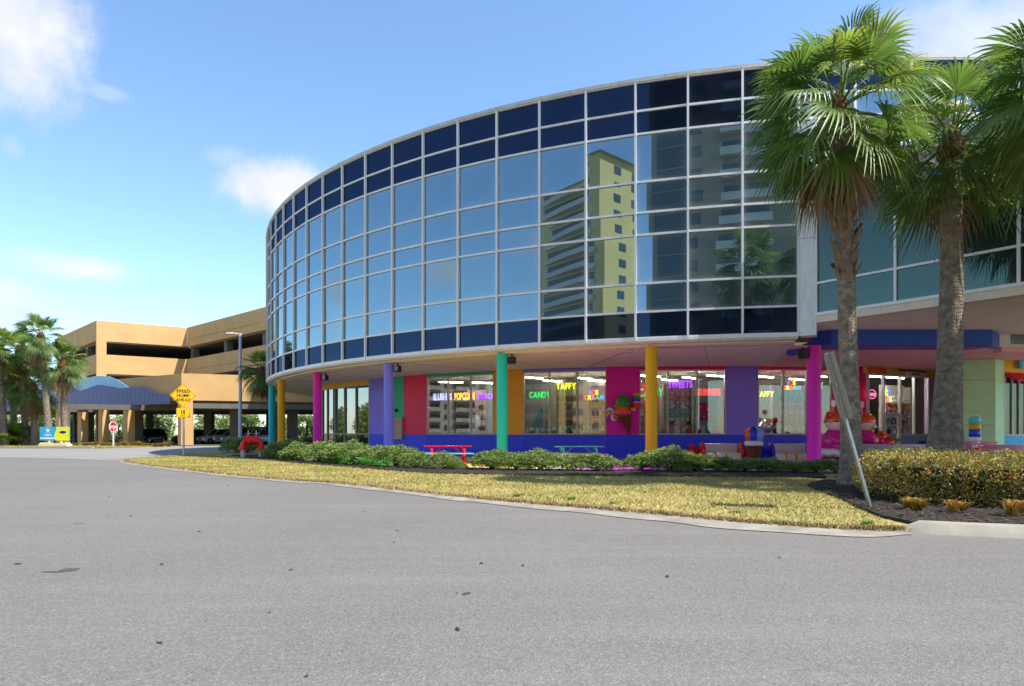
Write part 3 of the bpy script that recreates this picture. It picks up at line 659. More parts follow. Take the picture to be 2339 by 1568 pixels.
# blue ring beam, pink ceiling, upper wall at the right
bf = Frame(P(1899, 990, 26.2)[:2], P(2266, 990, 26.2)[:2])
mb = MB(); bf.box(mb, 0, bf.w, -.5, 0, 4.74, 5.32); bm = mb.build('blue_beam', COLM['beam'], bld)
f2 = Frame(P(2266.3, 990, 26.21)[:2], P(2282, 990, 27.4)[:2]); mb = MB(); f2.box(mb, 0, f2.w, -.5, 0, 4.74, 5.32); mb.build('beam_end', COLM['beam'], bm)
mb = MB(); bf.box(mb, -.25, bf.w-.1, -.9, -.06, 4.66, 4.736); mb.build('beam_trim', mat('paint_plum', '#7a3d9c', .5), bm)
f3 = Frame(P(1796, 990, 27.6)[:2], P(1899, 990, 26.19)[:2])
mb = MB(); mb.add([f3.p(0, 0, 4.50), f3.p(f3.w*.62, 0, 4.60), f3.p(f3.w, 0, 4.74), f3.p(f3.w, 0, 5.32), f3.p(f3.w*.72, 0, 5.30), f3.p(f3.w*.6, 0, 4.98), f3.p(0, 0, 4.68)]+[f3.p(a, -.5, z) for a, z in ((0, 4.5), (f3.w*.62, 4.6), (f3.w, 4.74), (f3.w, 5.32), (f3.w*.72, 5.3), (f3.w*.6, 4.98), (0, 4.68))],
    [(0, 1, 2, 3, 4, 5, 6), (13, 12, 11, 10, 9, 8, 7)]+[(i, i+7, (i+1) % 7+7, (i+1) % 7) for i in range(7)]); mb.build('beam_nose', mat('paint_beam_bright', '#2c55c4', .5, .04), bm)
mb = MB(); mb.prism([(11.05, 26.75), (18.0, 26.75), (19.6, 27.6), (30, 28), (30, 40), (13.1, 40), (12.75, 33)], 4.71, 4.80); mb.build('entrance_ceiling', M_pinksoffit, bld)
mb = MB(); bf.box(mb, -.6, bf.w+.3, -1.4, -.02, 5.322, zb-.27); mb.build('upstand', M_stucco, bld)
uf = Frame(P(2283, 990, 27.5)[:2], P(2460, 990, 27.9)[:2])
mb = MB(); uf.box(mb, 0, uf.w, -.2, 0, 4.82, 5.85); uw = mb.build('upper_wall', M_alu, bld)
mb = MB(); uf.box(mb, .48, uf.w, .002, .02, 4.95, 5.8); mb.build('pane', M_vision, uw)
mb = MB(); uf.box(mb, 0, uf.w, -.3, .1, 4.60, 4.815); mb.build('ledge', M_pinksoffit, uw)
# interior shell of the shop
M_inwall = mat('shop_inner_wall', '#665c54', .9, .06, 1)
M_infloor = mat('shop_floor', '#8a7a70', .5, .06, 2)
xs = [843, 975, 1200, 1400, 1730, 1990, 2150]
front = [wall_pt(x) for x in xs[:-1]]; back = [(p[0]-CO.x*0+.2*(1 if i < 3 else 0), p[1]+6.0) for i, p in enumerate(front)]
mb = MB(); mb.prism([(p[0], p[1]+.3) for p in front]+[(24, 37), (24, 44)]+[(p[0], p[1]+.25) for p in back[::-1]], .02, .06); mb.build('shop_floor', M_infloor, bld)
bk = back+[(24, 42)]
for p, q in zip(bk, bk[1:]):
    f = Frame(p, q); mb = MB(); f.box(mb, 0, f.w, -.2, 0, .06, ZS-.002); mb.build('inner_wall', M_inwall, bld)
mb = MB(); mb.box(back[0][0]-.2, back[0][0], front[0][1]+.3, back[0][1], .06, ZS-.01); mb.build('inner_wall', M_inwall, bld)
mb = MB(); mb.box(24, 24.2, 33, 42, .06, ZS-.01); mb.build('inner_wall', M_inwall, bld)
# patio, painted in colours
patio_poly = bed_back+[(12.5, 22.8), (30, 21), (30, 38), (12, 36)]+[wall_pt(x) for x in (1900, 1730, 1400, 1200, 975, 850, 736)]+[(-16, 52), (-18, 47.5)]
sheet('patio', patio_poly, .055, mat('patio_concrete', (.72, .62, .56), .7, .08, 1.5, .1, 60), .1)
sheet('patio_magenta', [(2.2, 25.3), (3.2, 24.1), (6.0, 23.7), (7.4, 25.5), (7.6, 33.6), (3.4, 34.2)], .060, mat('patio_magenta_paint', '#c82cc0', .6, .06, 1.5), .02)
sheet('patio_yellow', [(-2.6, 27.2), (.2, 25.4), (1.4, 27.2), (1.2, 33), (-3.4, 35), (-4.4, 31)], .060, mat('patio_yellow_paint', '#e2b411', .6, .06, 1.5), .02)
sheet('patio_lavender', [(6.9, 23.8), (12.5, 23.0), (29, 21.4), (29, 33), (8.2, 33.6)], .060, mat('patio_lavender_paint', '#e8d8ea', .6, .06, 1.5), .02)

# ------------------------------------------------------------------ parking garage
M_ochre = mat('ochre_stucco', (.66, .40, .165), .9, .07, .5, .15, 30, dirt=.14)
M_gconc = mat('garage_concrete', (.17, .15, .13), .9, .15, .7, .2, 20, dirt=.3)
gar = thing('parking_garage', 'ochre multi storey parking garage with open decks behind the palms', 'parking garage', (-40, 84, 0), in_world=True)
PA = [(x*1.12, y*1.12) for x, y in ((-66.0, 98.5), (-49.9, 82), (-41.8, 87.8), (-26.9, 73.7), (-8, 55.8))]
def on_line(p, q, t): return (p[0]+(q[0]-p[0])*t, p[1]+(q[1]-p[1])*t)
for z0, z1 in ((13.8, 16.55), (9.4, 12.0)):
    for i, (p, q) in enumerate(zip(PA, PA[1:])):
        f = Frame(p, q); mb = MB(); f.box(mb, .01, f.w-.01, -.3, 0, z0, z1); o = mb.build('parapet', M_ochre, gar)
        if i > 1: mb = MB(); f.box(mb, .3, f.w-.3, .002, .06, z0+1.02, z0+1.10); mb.build('ledge', M_ochre, o)
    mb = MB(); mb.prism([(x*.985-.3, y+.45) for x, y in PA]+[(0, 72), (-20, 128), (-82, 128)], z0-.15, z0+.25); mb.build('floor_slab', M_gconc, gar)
f = Frame(PA[1], PA[2]); mb = MB(); f.box(mb, -.02, 1.15, -1.1, .02, 0, 16.5); mb.build('corner_pier', M_ochre, gar)
f = Frame(PA[2], PA[3])
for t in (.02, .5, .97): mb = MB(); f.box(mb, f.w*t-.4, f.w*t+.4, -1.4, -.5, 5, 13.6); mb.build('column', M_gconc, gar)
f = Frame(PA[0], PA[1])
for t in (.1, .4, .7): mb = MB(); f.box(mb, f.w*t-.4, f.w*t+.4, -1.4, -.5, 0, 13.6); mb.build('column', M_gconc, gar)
# added dim walls behind the upper decks so that they read as deep shade
mb = MB(); mb.box(-78, 0, 126, 126.3, 5.2, 13.6); mb.build('shade_wall', M_gconc, gar)
mb = MB(); mb.box(-66, -34, 112, 112.4, 5.2, 13.5); mb.build('shade_wall', M_gconc, gar)
# lower front block: corner D, ramp front to the left, straight front to the right
D0, L0, E0 = (-36.8, 76.0), (-100.0, 119.6), (-10.0, 86.5)
lf, rfr = Frame(L0, D0), Frame(D0, E0)
mb = MB(); rfr.box(mb, .0, rfr.w, -.3, 0, 5.02, 8.02); mb.build('parapet', M_ochre, gar)
mb = MB(); lf.box(mb, 0, lf.w-.01, -.3, 0, 5.02, 8.0); mb.build('parapet', M_ochre, gar)
mb = MB(); mb.prism([(-99, 120.5), (-36.8, 76.6), (-10, 87), (-8, 122), (-90, 126)], 4.72, 5.01); mb.build('floor_slab', M_gconc, gar)
mb = MB(); rfr.box(mb, .2, rfr.w, -.9, -.05, 4.15, 4.715); mb.build('edge_beam', M_gconc, gar)
mb = MB(); mb.prism([(L0[0]+2, L0[1]), (-37.3, 77.3), (-12, 87.5), (-8, 122), (-90, 126)], -.03, .03); mb.build('ground_slab', M_gconc, gar)
mb = MB(); rfr.box(mb, -.05, 1.15, -1.2, .03, 0, 5.015); mb.build('corner_pier', M_ochre, gar)
mb = MB(); lf.box(mb, lf.w-.7, lf.w+.01, -1.2, .03, 0, 5.015); mb.build('corner_pier', M_ochre, gar)
def ls(x): k = (x-CX)/F; return (lf.A.x-k*lf.A.y)/(k*lf.u.y-lf.u.x)
for x in (131, 181, 229, 286): s_ = ls(x); mb = MB(); lf.box(mb, s_-.55, s_+.55, -.9, -.02, 0, 5.015); mb.build('column', M_ochre, gar)
for k, t in enumerate((5.5, 12, 19)):
    mb = MB(); rfr.box(mb, t-.6, t+.6, -4.2, -3.1, .03, 4.71); mb.build('column', M_gconc, gar)
for iy, dep in enumerate((14, 25)):
    for t in (-14, -6, 2, 10, 18, 26): mb = MB(); rfr.box(mb, t-.45, t+.45, -dep-.45, -dep+.45, .03, 4.71); mb.build('column', M_gconc, gar)
for dep in (8, 19): mb = MB(); rfr.box(mb, -16, 30, -dep-.3, -dep+.3, 4.1, 4.715); mb.build('ceiling_beam', M_gconc, gar)
for (a, z) in ((6, 1.1), (17, 1.1)): mb = MB(); rfr.box(mb, a, a+6.5, -33.3, -33, .03, z+1.3); mb.build('rear_wall', M_ochre, gar)
# painted wave screen: vertical sheets with a wavy top
M_wave1 = mat('wave_dark_blue', '#63689c', .55, .09, .8, dirt=.1); M_wave2 = mat('wave_pale_blue', '#a9d0ec', .55, .07, .8, dirt=.08)
wv_dark = [(0, 915), (28, 923), (56, 915), (84, 901), (107, 909), (132, 901), (152, 884), (169, 885), (191, 894), (211, 886), (231, 879), (253, 883), (281, 888), (309, 884), (332, 883), (363, 898), (395, 904)]
wv_pale = [(0, 867), (28, 859), (56, 856), (84, 870), (107, 872), (135, 866), (153, 845), (180, 850), (201, 864), (225, 859), (253, 860), (276, 870), (298, 885)]
ws = thing('wave_screen', 'long blue painted screen with wavy top hung on the garage front', 'screen', (-55, 88, 0), in_world=True)
for prof_, m, off, x1 in ((wv_dark, M_wave1, .30, 395), (wv_pale, M_wave2, .16, 298)):
    px_, py_ = zip(*prof_); xs = np.linspace(-25, x1, 44)
    for x0_, x1_ in zip(xs, xs[1:]):
        q = []
        for x in (x0_, x1_):
            s_ = ls(x); d = lf.p(s_, off, 0).y; q.append((s_, H+(HY-float(np.interp(x, px_, py_)))/F*d))
        (s0, za), (s1, zb_) = q; g = .02; zl = 4.68
        if min(za, zb_) < zl+.15: continue
        mb = MB(); vs = [lf.p(s, o, z) for o in (off, off+.05) for s, z in ((s0+g, zl), (s1-g, zl), (s1-g, zb_), (s0+g, za))]
        mb.add(vs, [(0, 1, 2, 3), (7, 6, 5, 4), (0, 4, 5, 1), (1, 5, 6, 2), (2, 6, 7, 3), (3, 7, 4, 0)]); mb.build('panel', m, ws)

# ------------------------------------------------------------------ vehicles in the garage
M_tyre = mat('tyre', (.015, .015, .015), .85); M_rim = mat('rim', (.35, .35, .36), .35, metal=.8); M_carglass = mat('car_glass', (.01, .012, .015), .06, .02, spec=.9); M_lampw = mat('headlamp_lens', (.6, .62, .65), .12, spec=.8)
M_trim = mat('car_trim', (.02, .02, .02), .5)
def car(label, col, loc, rz, tall=1.0):
    m = mat('car_paint_'+label.split()[0], col, .22, .02, 2, spec=.7)
    t = thing('parked_car', label, 'car', loc, rz, 'cars parked inside the garage')
    # side profile (x forward), lofted over the width with tumblehome
    low = [(-2.25, .35), (-2.3, .75), (-2.2, 1.02*tall), (-1.2, 1.06*tall), (.75, 1.02*tall), (1.7, .92*tall), (2.2, .78), (2.28, .5), (2.2, .3)]
    mb = MB(); W = .9; n = len(low); vs = []
    for y, k in ((-W, .97), (-W*.96, 1.0), (W*.96, 1.0), (W, .97)):
        for x, z in low: vs.append((x*k if abs(y) == W else x, y, (z if abs(y) < W else .35+(z-.35)*.93)))
    fs = [tuple(range(n-1, -1, -1)), tuple(range(3*n, 4*n))]
    for i in range(3):
        for j in range(n): jj = (j+1) % n; fs.append((i*n+j, i*n+jj, (i+1)*n+jj, (i+1)*n+j))
    mb.add(vs, fs); body = mb.build('body', m, t, True, 40)
    top = [(-2.1, 1.02*tall), (-1.75, 1.62*tall), (-1.2, 1.72*tall), (.1, 1.70*tall), (.95, 1.03*tall)]; mb = MB(); n = len(top); vs = []
    for sgn in (-1, 1):
        for x, z in top: vs.append((x, sgn*(.84 if z < 1.1*tall else .66), z))
    mb.add(vs, [tuple(range(n-1, -1, -1)), tuple(range(n, 2*n))]+[(j, j+1, n+j+1, n+j) for j in range(n-1)]); mb.build('cabin_glass', M_carglass, t, True, 30)
    mb = MB(); mb.add([(-1.8, -.67, 1.64*tall), (.12, -.67, 1.715*tall), (.12, .67, 1.715*tall), (-1.8, .67, 1.64*tall), (-1.2, -.67, 1.74*tall), (-1.2, .67, 1.74*tall)], [(0, 4, 5, 3), (4, 1, 2, 5)]); mb.build('roof', m, t)
    for sy in (-1, 1):
        mb = MB(); mb.tube([(.1, sy*.665, 1.7*tall), (.98, sy*.86, 1.04*tall)], .045, 6); mb.build('pillar', m, t, True)
        mb = MB(); mb.bbox(2.06, 2.285, sy*.72-.17, sy*.72+.17, .66, .80, .03); mb.build('headlight', M_lampw, t)
        for wx in (-1.4, 1.42):
            mb = MB(); mb.tube([(wx, sy*.74, .36), (wx, sy*.93, .36)], .36, 20); wh = mb.build('wheel', M_tyre, t, True, 40)
            mb = MB(); mb.tube([(wx, sy*.90, .36), (wx, sy*.94, .36)], .22, 14); mb.build('rim', M_rim, wh, True, 40)
    mb = MB(); mb.bbox(2.2, 2.3, -.5, .5, .52, .74, .02); mb.build('grille', M_trim, t)
    mb = MB(); mb.bbox(2.16, 2.32, -.82, .82, .32, .46, .03); mb.build('bumper', M_trim, t)
    return t
def gpt(x, d): return ((x-CX)/F*d, d, .035)
car('white suv parked nose out beside another pale suv', (.72, .73, .74), gpt(497, 86), R_(-128), 1.05)
car('silver suv parked under the garage behind the lamp post', (.50, .51, .53), gpt(535, 84), R_(-122), 1.05)
car('black suv parked inside behind the tall sign pole', (.02, .02, .022), gpt(435, 90), R_(-115), 1.05)
car('charcoal car parked behind the stop sign columns', (.03, .033, .04), gpt(344, 92), R_(-100), 1.1)
car('grey suv parked beyond the turquoise column', (.20, .20, .21), gpt(592, 80), R_(-125), 1.05)

# ------------------------------------------------------------------ signs and posts
M_galv = mat('galvanised_steel', (.50, .51, .52), .45, .12, 8, .1, 80, metal=.7, dirt=.2)
M_black = mat('sign_black', (.012, .012, .012), .6); M_white = mat('sign_white', (.80, .80, .78), .5)
M_signy = mat('sign_yellow', '#f2b705', .45, .04, 3, dirt=.1); M_signr = mat('sign_red', '#c8102e', .45, .04, 3)
sp = (-19.05, 39.6)
t = thing('speed_sign', 'yellow diamond speed hump sign with 15 mph plate on steel post', 'sign', (*sp, 0), in_world=True)
f = Frame((sp[0]-math.cos(.72), sp[1]-.06-math.sin(.72)), (sp[0]+math.cos(.72), sp[1]-.06+math.sin(.72)))
mb = MB(); mb.box(sp[0]-.05, sp[0]+.05, sp[1]-.03, sp[1]+.03, 0, 4.0); mb.build('post', M_galv, t)
def diamond(mb, r, o0, o1, cz): mb.add([f.p(1+a*r, o, cz+b*r) for o in (o0, o1) for a, b in ((0, -1), (1, 0), (0, 1), (-1, 0))], [(3, 2, 1, 0), (4, 5, 6, 7), (0, 1, 5, 4), (1, 2, 6, 5), (2, 3, 7, 6), (3, 0, 4, 7)])
mb = MB(); diamond(mb, .71, 0, .02, 3.53); pl = mb.build('sign_plate', M_signy, t)
mb = MB(); diamond(mb, .66, .0205, .023, 3.53); bo = mb.build('border', M_black, pl); mb = MB(); diamond(mb, .63, .0235, .026, 3.53); mb.build('face', M_signy, pl)
for tx, z in (('SPEED', 3.70), ('HUMP', 3.45), ('AHEAD', 3.20)): letters(tx, pl, f, 1, .030, z, .25, M_black, .008, .1, fit=.78)
mb = MB(); f.box(mb, 1-.37, 1+.37, 0, .02, 2.26, 2.80); pl = mb.build('speed_plate', M_signy, t)
mb = MB(); f.box(mb, .645, 1.355, .0205, .0225, 2.275, 2.785); mb.build('border', M_black, pl); mb = MB(); f.box(mb, .655, 1.345, .023, .025, 2.285, 2.775); mb.build('face', M_signy, pl)
letters('15', pl, f, 1, .03, 2.47, .30, M_black, .008, .12); letters('M.P.H.', pl, f, 1, .03, 2.33, .10, M_black, .008, .1)
# stop sign at the driveway mouth
q = P(259, 1018, 67)
t = thing('stop_sign', 'small red octagonal stop sign on white post by garage columns', 'sign', (q.x, q.y, 0), in_world=True)
mb = MB(); mb.box(q.x-.06, q.x+.06, q.y-.04, q.y+.04, 0, 2.1); mb.build('post', M_white, t)
th = R_(80); f = Frame((q.x-math.cos(th), q.y-.06-math.sin(th)), (q.x+math.cos(th), q.y-.06+math.sin(th)))
def octo(mb, r, o0, o1, cz): mb.add([f.p(1+r*math.cos(R_(22.5+45*k)), o, cz+r*math.sin(R_(22.5+45*k))) for o in (o0, o1) for k in range(8)], [tuple(range(8)), tuple(range(15, 7, -1))]+[(k, (k+1) % 8, 8+(k+1) % 8, 8+k) for k in range(8)])
mb = MB(); octo(mb, .56, 0, .03, 1.98); pl = mb.build('sign_plate', M_white, t); mb = MB(); octo(mb, .50, .031, .036, 1.98); mb.build('face', M_signr, pl)
letters('STOP', pl, f, 1, .045, 1.83, .36, M_white, .01, .1, fit=.86)
# welcome billboard on a cream plinth
q = P(124.5, 1014, 69)
t = thing('notice_board', 'low teal and yellow notice board on cream plinth before the palms', 'sign', (q.x, q.y, 0), in_world=True)
f = Frame((q.x-1.5, q.y), (q.x+1.5, q.y))
mb = MB(); f.box(mb, 0, 3.0, -.12, 0, .62, 2.0); bd = mb.build('board', mat('board_teal', '#3ba7cf', .45, .05), t)
mb = MB(); mb.add([f.p(1.62+.12*math.sin(z*4.3), .004, z) for z in np.linspace(.625, 1.995, 12)]+[f.p(2.995, .004, 1.995), f.p(2.995, .004, .625)], [tuple(range(14))]); mb.build('yellow_field', mat('board_yellow', '#efe80a', .45, .03), bd)
mb = MB(); mb.add([f.p(1.60+.12*math.sin(z*4.3), .006, z) for z in np.linspace(.62, 2.0, 12)]+[f.p(1.65+.12*math.sin(z*4.3), .006, z) for z in np.linspace(2.0, .62, 12)], [tuple(range(24))]); mb.build('divider', M_white, bd)
st = MB(); cz = 1.62; pts = [f.p(.84+(.30 if k % 2 == 0 else .12)*math.sin(k*math.pi/5), .006, cz+(.30 if k % 2 == 0 else .12)*math.cos(k*math.pi/5)) for k in range(10)]
st.add(pts, [tuple(range(10))]); st.build('starfish_emblem', M_white, bd)
for z, w_ in ((1.22, .55), (1.10, .80)): mb = MB(); f.box(mb, .84-w_/2, .84+w_/2, .004, .008, z, z+.07); mb.build('text_line', M_white, bd)
mb = MB(); f.box(mb, .06, 1.55, .004, .008, .78, .92); mb.build('white_stripe', M_white, bd)
mb = MB(); mb.add([f.p(2.35+.40*math.cos(a), .007, 1.44+.20*math.sin(a)) for a in np.linspace(0, 6.2, 24)], [tuple(range(24))]); mb.build('emblem_rim', M_white, bd)
mb = MB(); mb.add([f.p(2.35+.35*math.cos(a), .010, 1.45+.15*math.sin(a)) for a in np.linspace(0, 6.2, 24)], [tuple(range(24))]); mb.build('emblem', mat('emblem_green', '#2b3b20', .5), bd)
for x in (.85, 2.1): mb = MB(); f.box(mb, x, x+.18, -.12, -.03, .3, .62); mb.build('leg', mat('cream_stone', '#efdcae', .9, .06), t)
pb = MB(); pb.add([f.p(a, o, z) for o in (-.5, .3) for a, z in ((-.05, 0), (3.05, 0), (2.75, .40), (1.5, .34), (.25, .42))], [(4, 3, 2, 1, 0), (5, 6, 7, 8, 9), (0, 1, 6, 5), (1, 2, 7, 6), (2, 3, 8, 7), (3, 4, 9, 8), (4, 0, 5, 9)]); pb.build('plinth', MATS['cream_stone'], t)
# lamp post
q = P(549, 1005, 57)
t = thing('lamp_post', 'tall pale lamp post with short arm on green base', 'lamp post', (q.x, q.y, 0))
mb = MB(); mb.lathe([(.42, 0), (.42, .82), (.36, .9), (.36, .95)], 20); mb.build('base', mat('base_green', '#5f8f68', .8, .08), t, True, 40)
mb = MB(); mb.tube([(0, 0, .95), (0, 0, 9.7)], [.16, .11], 12); mb.build('pole', mat('lamp_pole_paint', '#cdc9dc', .5, .05, dirt=.1), t, True)
mb = MB(); mb.tube([(0, 0, 9.62), (-.75, 0, 9.72)], .05, 8); mb.build('arm', M_white, t, True)
mb = MB(); mb.bbox(-1.15, -.6, -.13, .13, 9.62, 9.74, .04); mb.build('lamp_head', M_white, t)
# leaning sign seen from behind: perforated channel with two plates
M_plate = mat('bare_aluminium', (.27, .265, .26), .5, .10, 3, metal=.35, dirt=.3)
B0 = P(1993, 1168, 11.82); T0 = P(1891, 806, 11.82)
t = thing('leaning_sign_post', 'bent galvanised sign post leaning over, signs seen from behind', 'sign', (B0.x, B0.y, 0), in_world=True)
B0.z = .0; ax = (T0-B0); Ln = ax.length; ax.normalize(); side_v = Vector((ax.z, 0, -ax.x)).normalized()
bk_ = Vector((-.97, .10, 0)).normalized(); bk_ = (bk_-ax*bk_.dot(ax)).normalized(); sv = bk_.cross(ax).normalized()
def on_post(s, u, o): return B0+ax*s+sv*u+bk_*o
post = MB(); n_h = int(Ln/.05)
def strip(mb, u0, u1, o0, o1, s0, s1): mb.add([on_post(s, u, o) for s in (s0, s1) for u, o in ((u0, o0), (u1, o0), (u1, o1), (u0, o1))], [(0, 3, 2, 1), (4, 5, 6, 7), (0, 1, 5, 4), (1, 2, 6, 5), (2, 3, 7, 6), (3, 0, 4, 7)])
strip(post, -.047, -.040, 0, .042, -.2, Ln); strip(post, .040, .047, 0, .042, -.2, Ln); strip(post, -.040, -.009, .0, .006, -.2, Ln); strip(post, .009, .040, .0, .006, -.2, Ln)
for k in range(n_h): strip(post, -.009, .009, .0, .006, k*.05, k*.05+.024)
post.build('post', M_galv, t)
bolt = lambda s, par: (lambda mb: mb.build('bolt', M_galv, par, True))(MB().tube([on_post(s, 0, .0), on_post(s, 0, .05)], .022, 8))
for s0, s1, hw in ((Ln*.80, Ln-.0, .26), (Ln*.585, Ln*.795, .29)):
    mb = MB(); c = .05
    outl = [(-hw+c, s0), (hw-c, s0), (hw, s0+c), (hw, s1-c), (hw-c, s1), (-hw+c, s1), (-hw, s1-c), (-hw, s0+c)]
    mb.add([on_post(s, u, o) for o in (-.004, -.008) for u, s in outl], [tuple(range(8)), tuple(range(15, 7, -1))]+[(k, 8+k, 8+(k+1) % 8, (k+1) % 8) for k in range(8)])
    o = mb.build('sign_plate', M_plate, t); bolt(s0+.12, o); bolt(s1-.12, o)
# fire main standpipe: two risers, red elbows and valve bodies, hand wheels
q = (-13.95, 36.6)
t = thing('fire_standpipe', 'bright red fire main backflow valve with two hand wheels at shrub row end', 'standpipe', (q[0], q[1], .05), R_(14)); t.scale = (1.12, 1.12, 1.0)
M_fire = mat('fire_red', '#e0131a', .4, .06, 4, spec=.5, dirt=.12); M_riser = mat('riser_pipe', (.55, .52, .48), .6, .1, dirt=.3)
for x in (-.40, .42): mb = MB(); mb.tube([(x, 0, -.02), (x, 0, .48)], .105, 14); mb.build('riser', M_riser, t, True)
mb = MB(); mb.tube([(-.40, 0, .42), (-.40, 0, .55)], .2, 16); mb.tube([(-.40, 0, .5), (-.40, 0, .68), (-.34, 0, .80), (-.22, 0, .88)], .135, 14); mb.build('elbow', M_fire, t, True)
mb = MB(); mb.tube([(.42, 0, .36), (.42, 0, .50)], .2, 16); mb.tube([(.42, 0, .45), (.42, 0, .66), (.36, 0, .80), (.22, 0, .90)], .14, 14); mb.build('elbow', M_fire, t, True)
mb = MB(); mb.tube([(-.30, 0, .83), (-.12, 0, .90), (.06, 0, .92), (.3, 0, .86)], [.17, .21, .22, .18], 16); mb.build('check_valve_body', M_fire, t, True)
for x, dz in ((-.30, 0), (.02, .03), (.28, .0)): mb = MB(); mb.tube([(x-.03, 0, .88+dz), (x+.03, 0, .89+dz)], .25, 16); mb.build('flange', M_fire, t, True)
for x in (-.16, .20):
    mb = MB(); mb.tube([(x, 0, 1.0), (x, 0, 1.18)], [.11, .07], 12); mb.build('valve_bonnet', M_fire, t, True)
    mb = MB(); mb.tube([(x, 0, 1.15), (x, 0, 1.45)], .018, 8); stem_ = mb.build('valve_stem', M_white, t, True)
    mb = MB(); mb.tube([(x+.16*math.cos(a), .16*math.sin(a), 1.27) for a in np.linspace(0, 2*math.pi, 19)], .016, 6); mb.tube([(x-.16, 0, 1.27), (x+.16, 0, 1.27)], .012, 6); mb.build('hand_wheel', mat('wheel_pink', '#d98a92', .5), stem_, True)
# floodlights under the soffit
M_fl = mat('floodlight_black', (.012, .012, .014), .5)
for (x, y, m_, l), ok in zip(columns, (0, 1, 1, 1, 0, 0)):
    if not ok: continue
    o = thing('floodlight', 'black floodlight fixed under soffit beside the %s column' % m_, 'floodlight', (x+.42, y+.1, ZS), R_(-20), 'floodlights under the soffit')
    mb = MB(); mb.box(-.03, .03, -.03, .03, -.12, 0); mb.build('bracket', M_fl, o); mb = MB(); mb.bbox(-.16, .16, -.22, .12, -.42, -.12, .03); mb.build('housing', M_fl, o)
    mb = MB(); mb.box(-.13, .13, -.226, -.221, -.39, -.15); mb.build('lens', M_carglass, o)
o = thing('floodlight', 'black floodlight beside the wide magenta column under blue beam', 'floodlight', (11.05, 25.95, 4.60), R_(20), 'floodlights under the soffit')
mb = MB(); mb.box(-.03, .03, -.03, .03, -.05, .02); mb.build('bracket', M_fl, o); mb = MB(); mb.bbox(-.13, .13, -.18, .12, -.42, -.05, .03); mb.build('housing', M_fl, o)
# conduit with a camera bracket on the soffit
o = thing('soffit_conduit', 'thin conduit with small junction box across the soffit', 'conduit', (4.6, 27.6, ZS), in_world=True)
a, b_ = Vector((4.75, 27.6, ZS-.03)), Vector((3.9, 34.5, ZS-.03)); mb = MB(); mb.tube([a, b_], .022, 6); mb.build('pipe', M_galv, o); mb = MB(); mb.bbox(a.x-.12, a.x+.12, a.y-.12, a.y+.12, ZS-.14, ZS-.0, .02); mb.build('junction_box', M_galv, o)

# ------------------------------------------------------------------ palms
M_frond = mat('frond_green', (.19, .27, .045), .40, .25, 1.3, col2=(.085, .16, .03), island=.4, trans=.45, spec=.5)
M_frondy = mat('frond_young', (.36, .42, .055), .40, .2, 1.3, col2=(.20, .29, .04), island=.3, trans=.48, spec=.5)
M_dead = mat('frond_dead', (.36, .21, .085), .7, .25, 2, col2=(.24, .15, .07), island=.4, trans=.2)
M_boot = mat('leaf_base_bark', (.20, .135, .085), .9, .3, 6, .5, 30, island=.3)
M_fibre = mat('crown_fibre', (.20, .07, .03), .95, .35, 8, .8, 40)
def trunk_mat(name, c1, c2):
    m = mat(name, c1, .9, .2, 6.5, col2=c2); N = m.node_tree.nodes; L = m.node_tree.links
    tc = N.new('ShaderNodeTexCoord'); wv = N.new('ShaderNodeTexWave'); wv.bands_direction = 'Z'; wv.inputs['Scale'].default_value = 3.2; wv.inputs['Distortion'].default_value = 9.0; wv.inputs['Detail'].default_value = 4; wv.inputs['Detail Scale'].default_value = 2.5
    L.new(tc.outputs['Object'], wv.inputs['Vector'])
    mp = N.new('ShaderNodeMapping'); mp.inputs['Scale'].default_value = (1, 1, .12); L.new(tc.outputs['Object'], mp.inputs[0])
    nz = N.new('ShaderNodeTexNoise'); nz.inputs['Scale'].default_value = 26; nz.inputs['Detail'].default_value = 5; L.new(mp.outputs[0], nz.inputs['Vector'])
    ad = N.new('ShaderNodeMath'); ad.operation = 'MULTIPLY_ADD'; L.new(nz.outputs['Fac'], ad.inputs[0]); ad.inputs[1].default_value = 6.0; L.new(wv.outputs['Fac'], ad.inputs[2])
    bp = N.new('ShaderNodeBump'); bp.inputs['Strength'].default_value = .75; bp.inputs['Distance'].default_value = .028
    L.new(ad.outputs[0], bp.inputs['Height']); L.new(bp.outputs[0], N['Principled BSDF'].inputs['Normal'])
    return m
M_trunk = trunk_mat('palm_trunk', (.40, .315, .235), (.15, .115, .085))
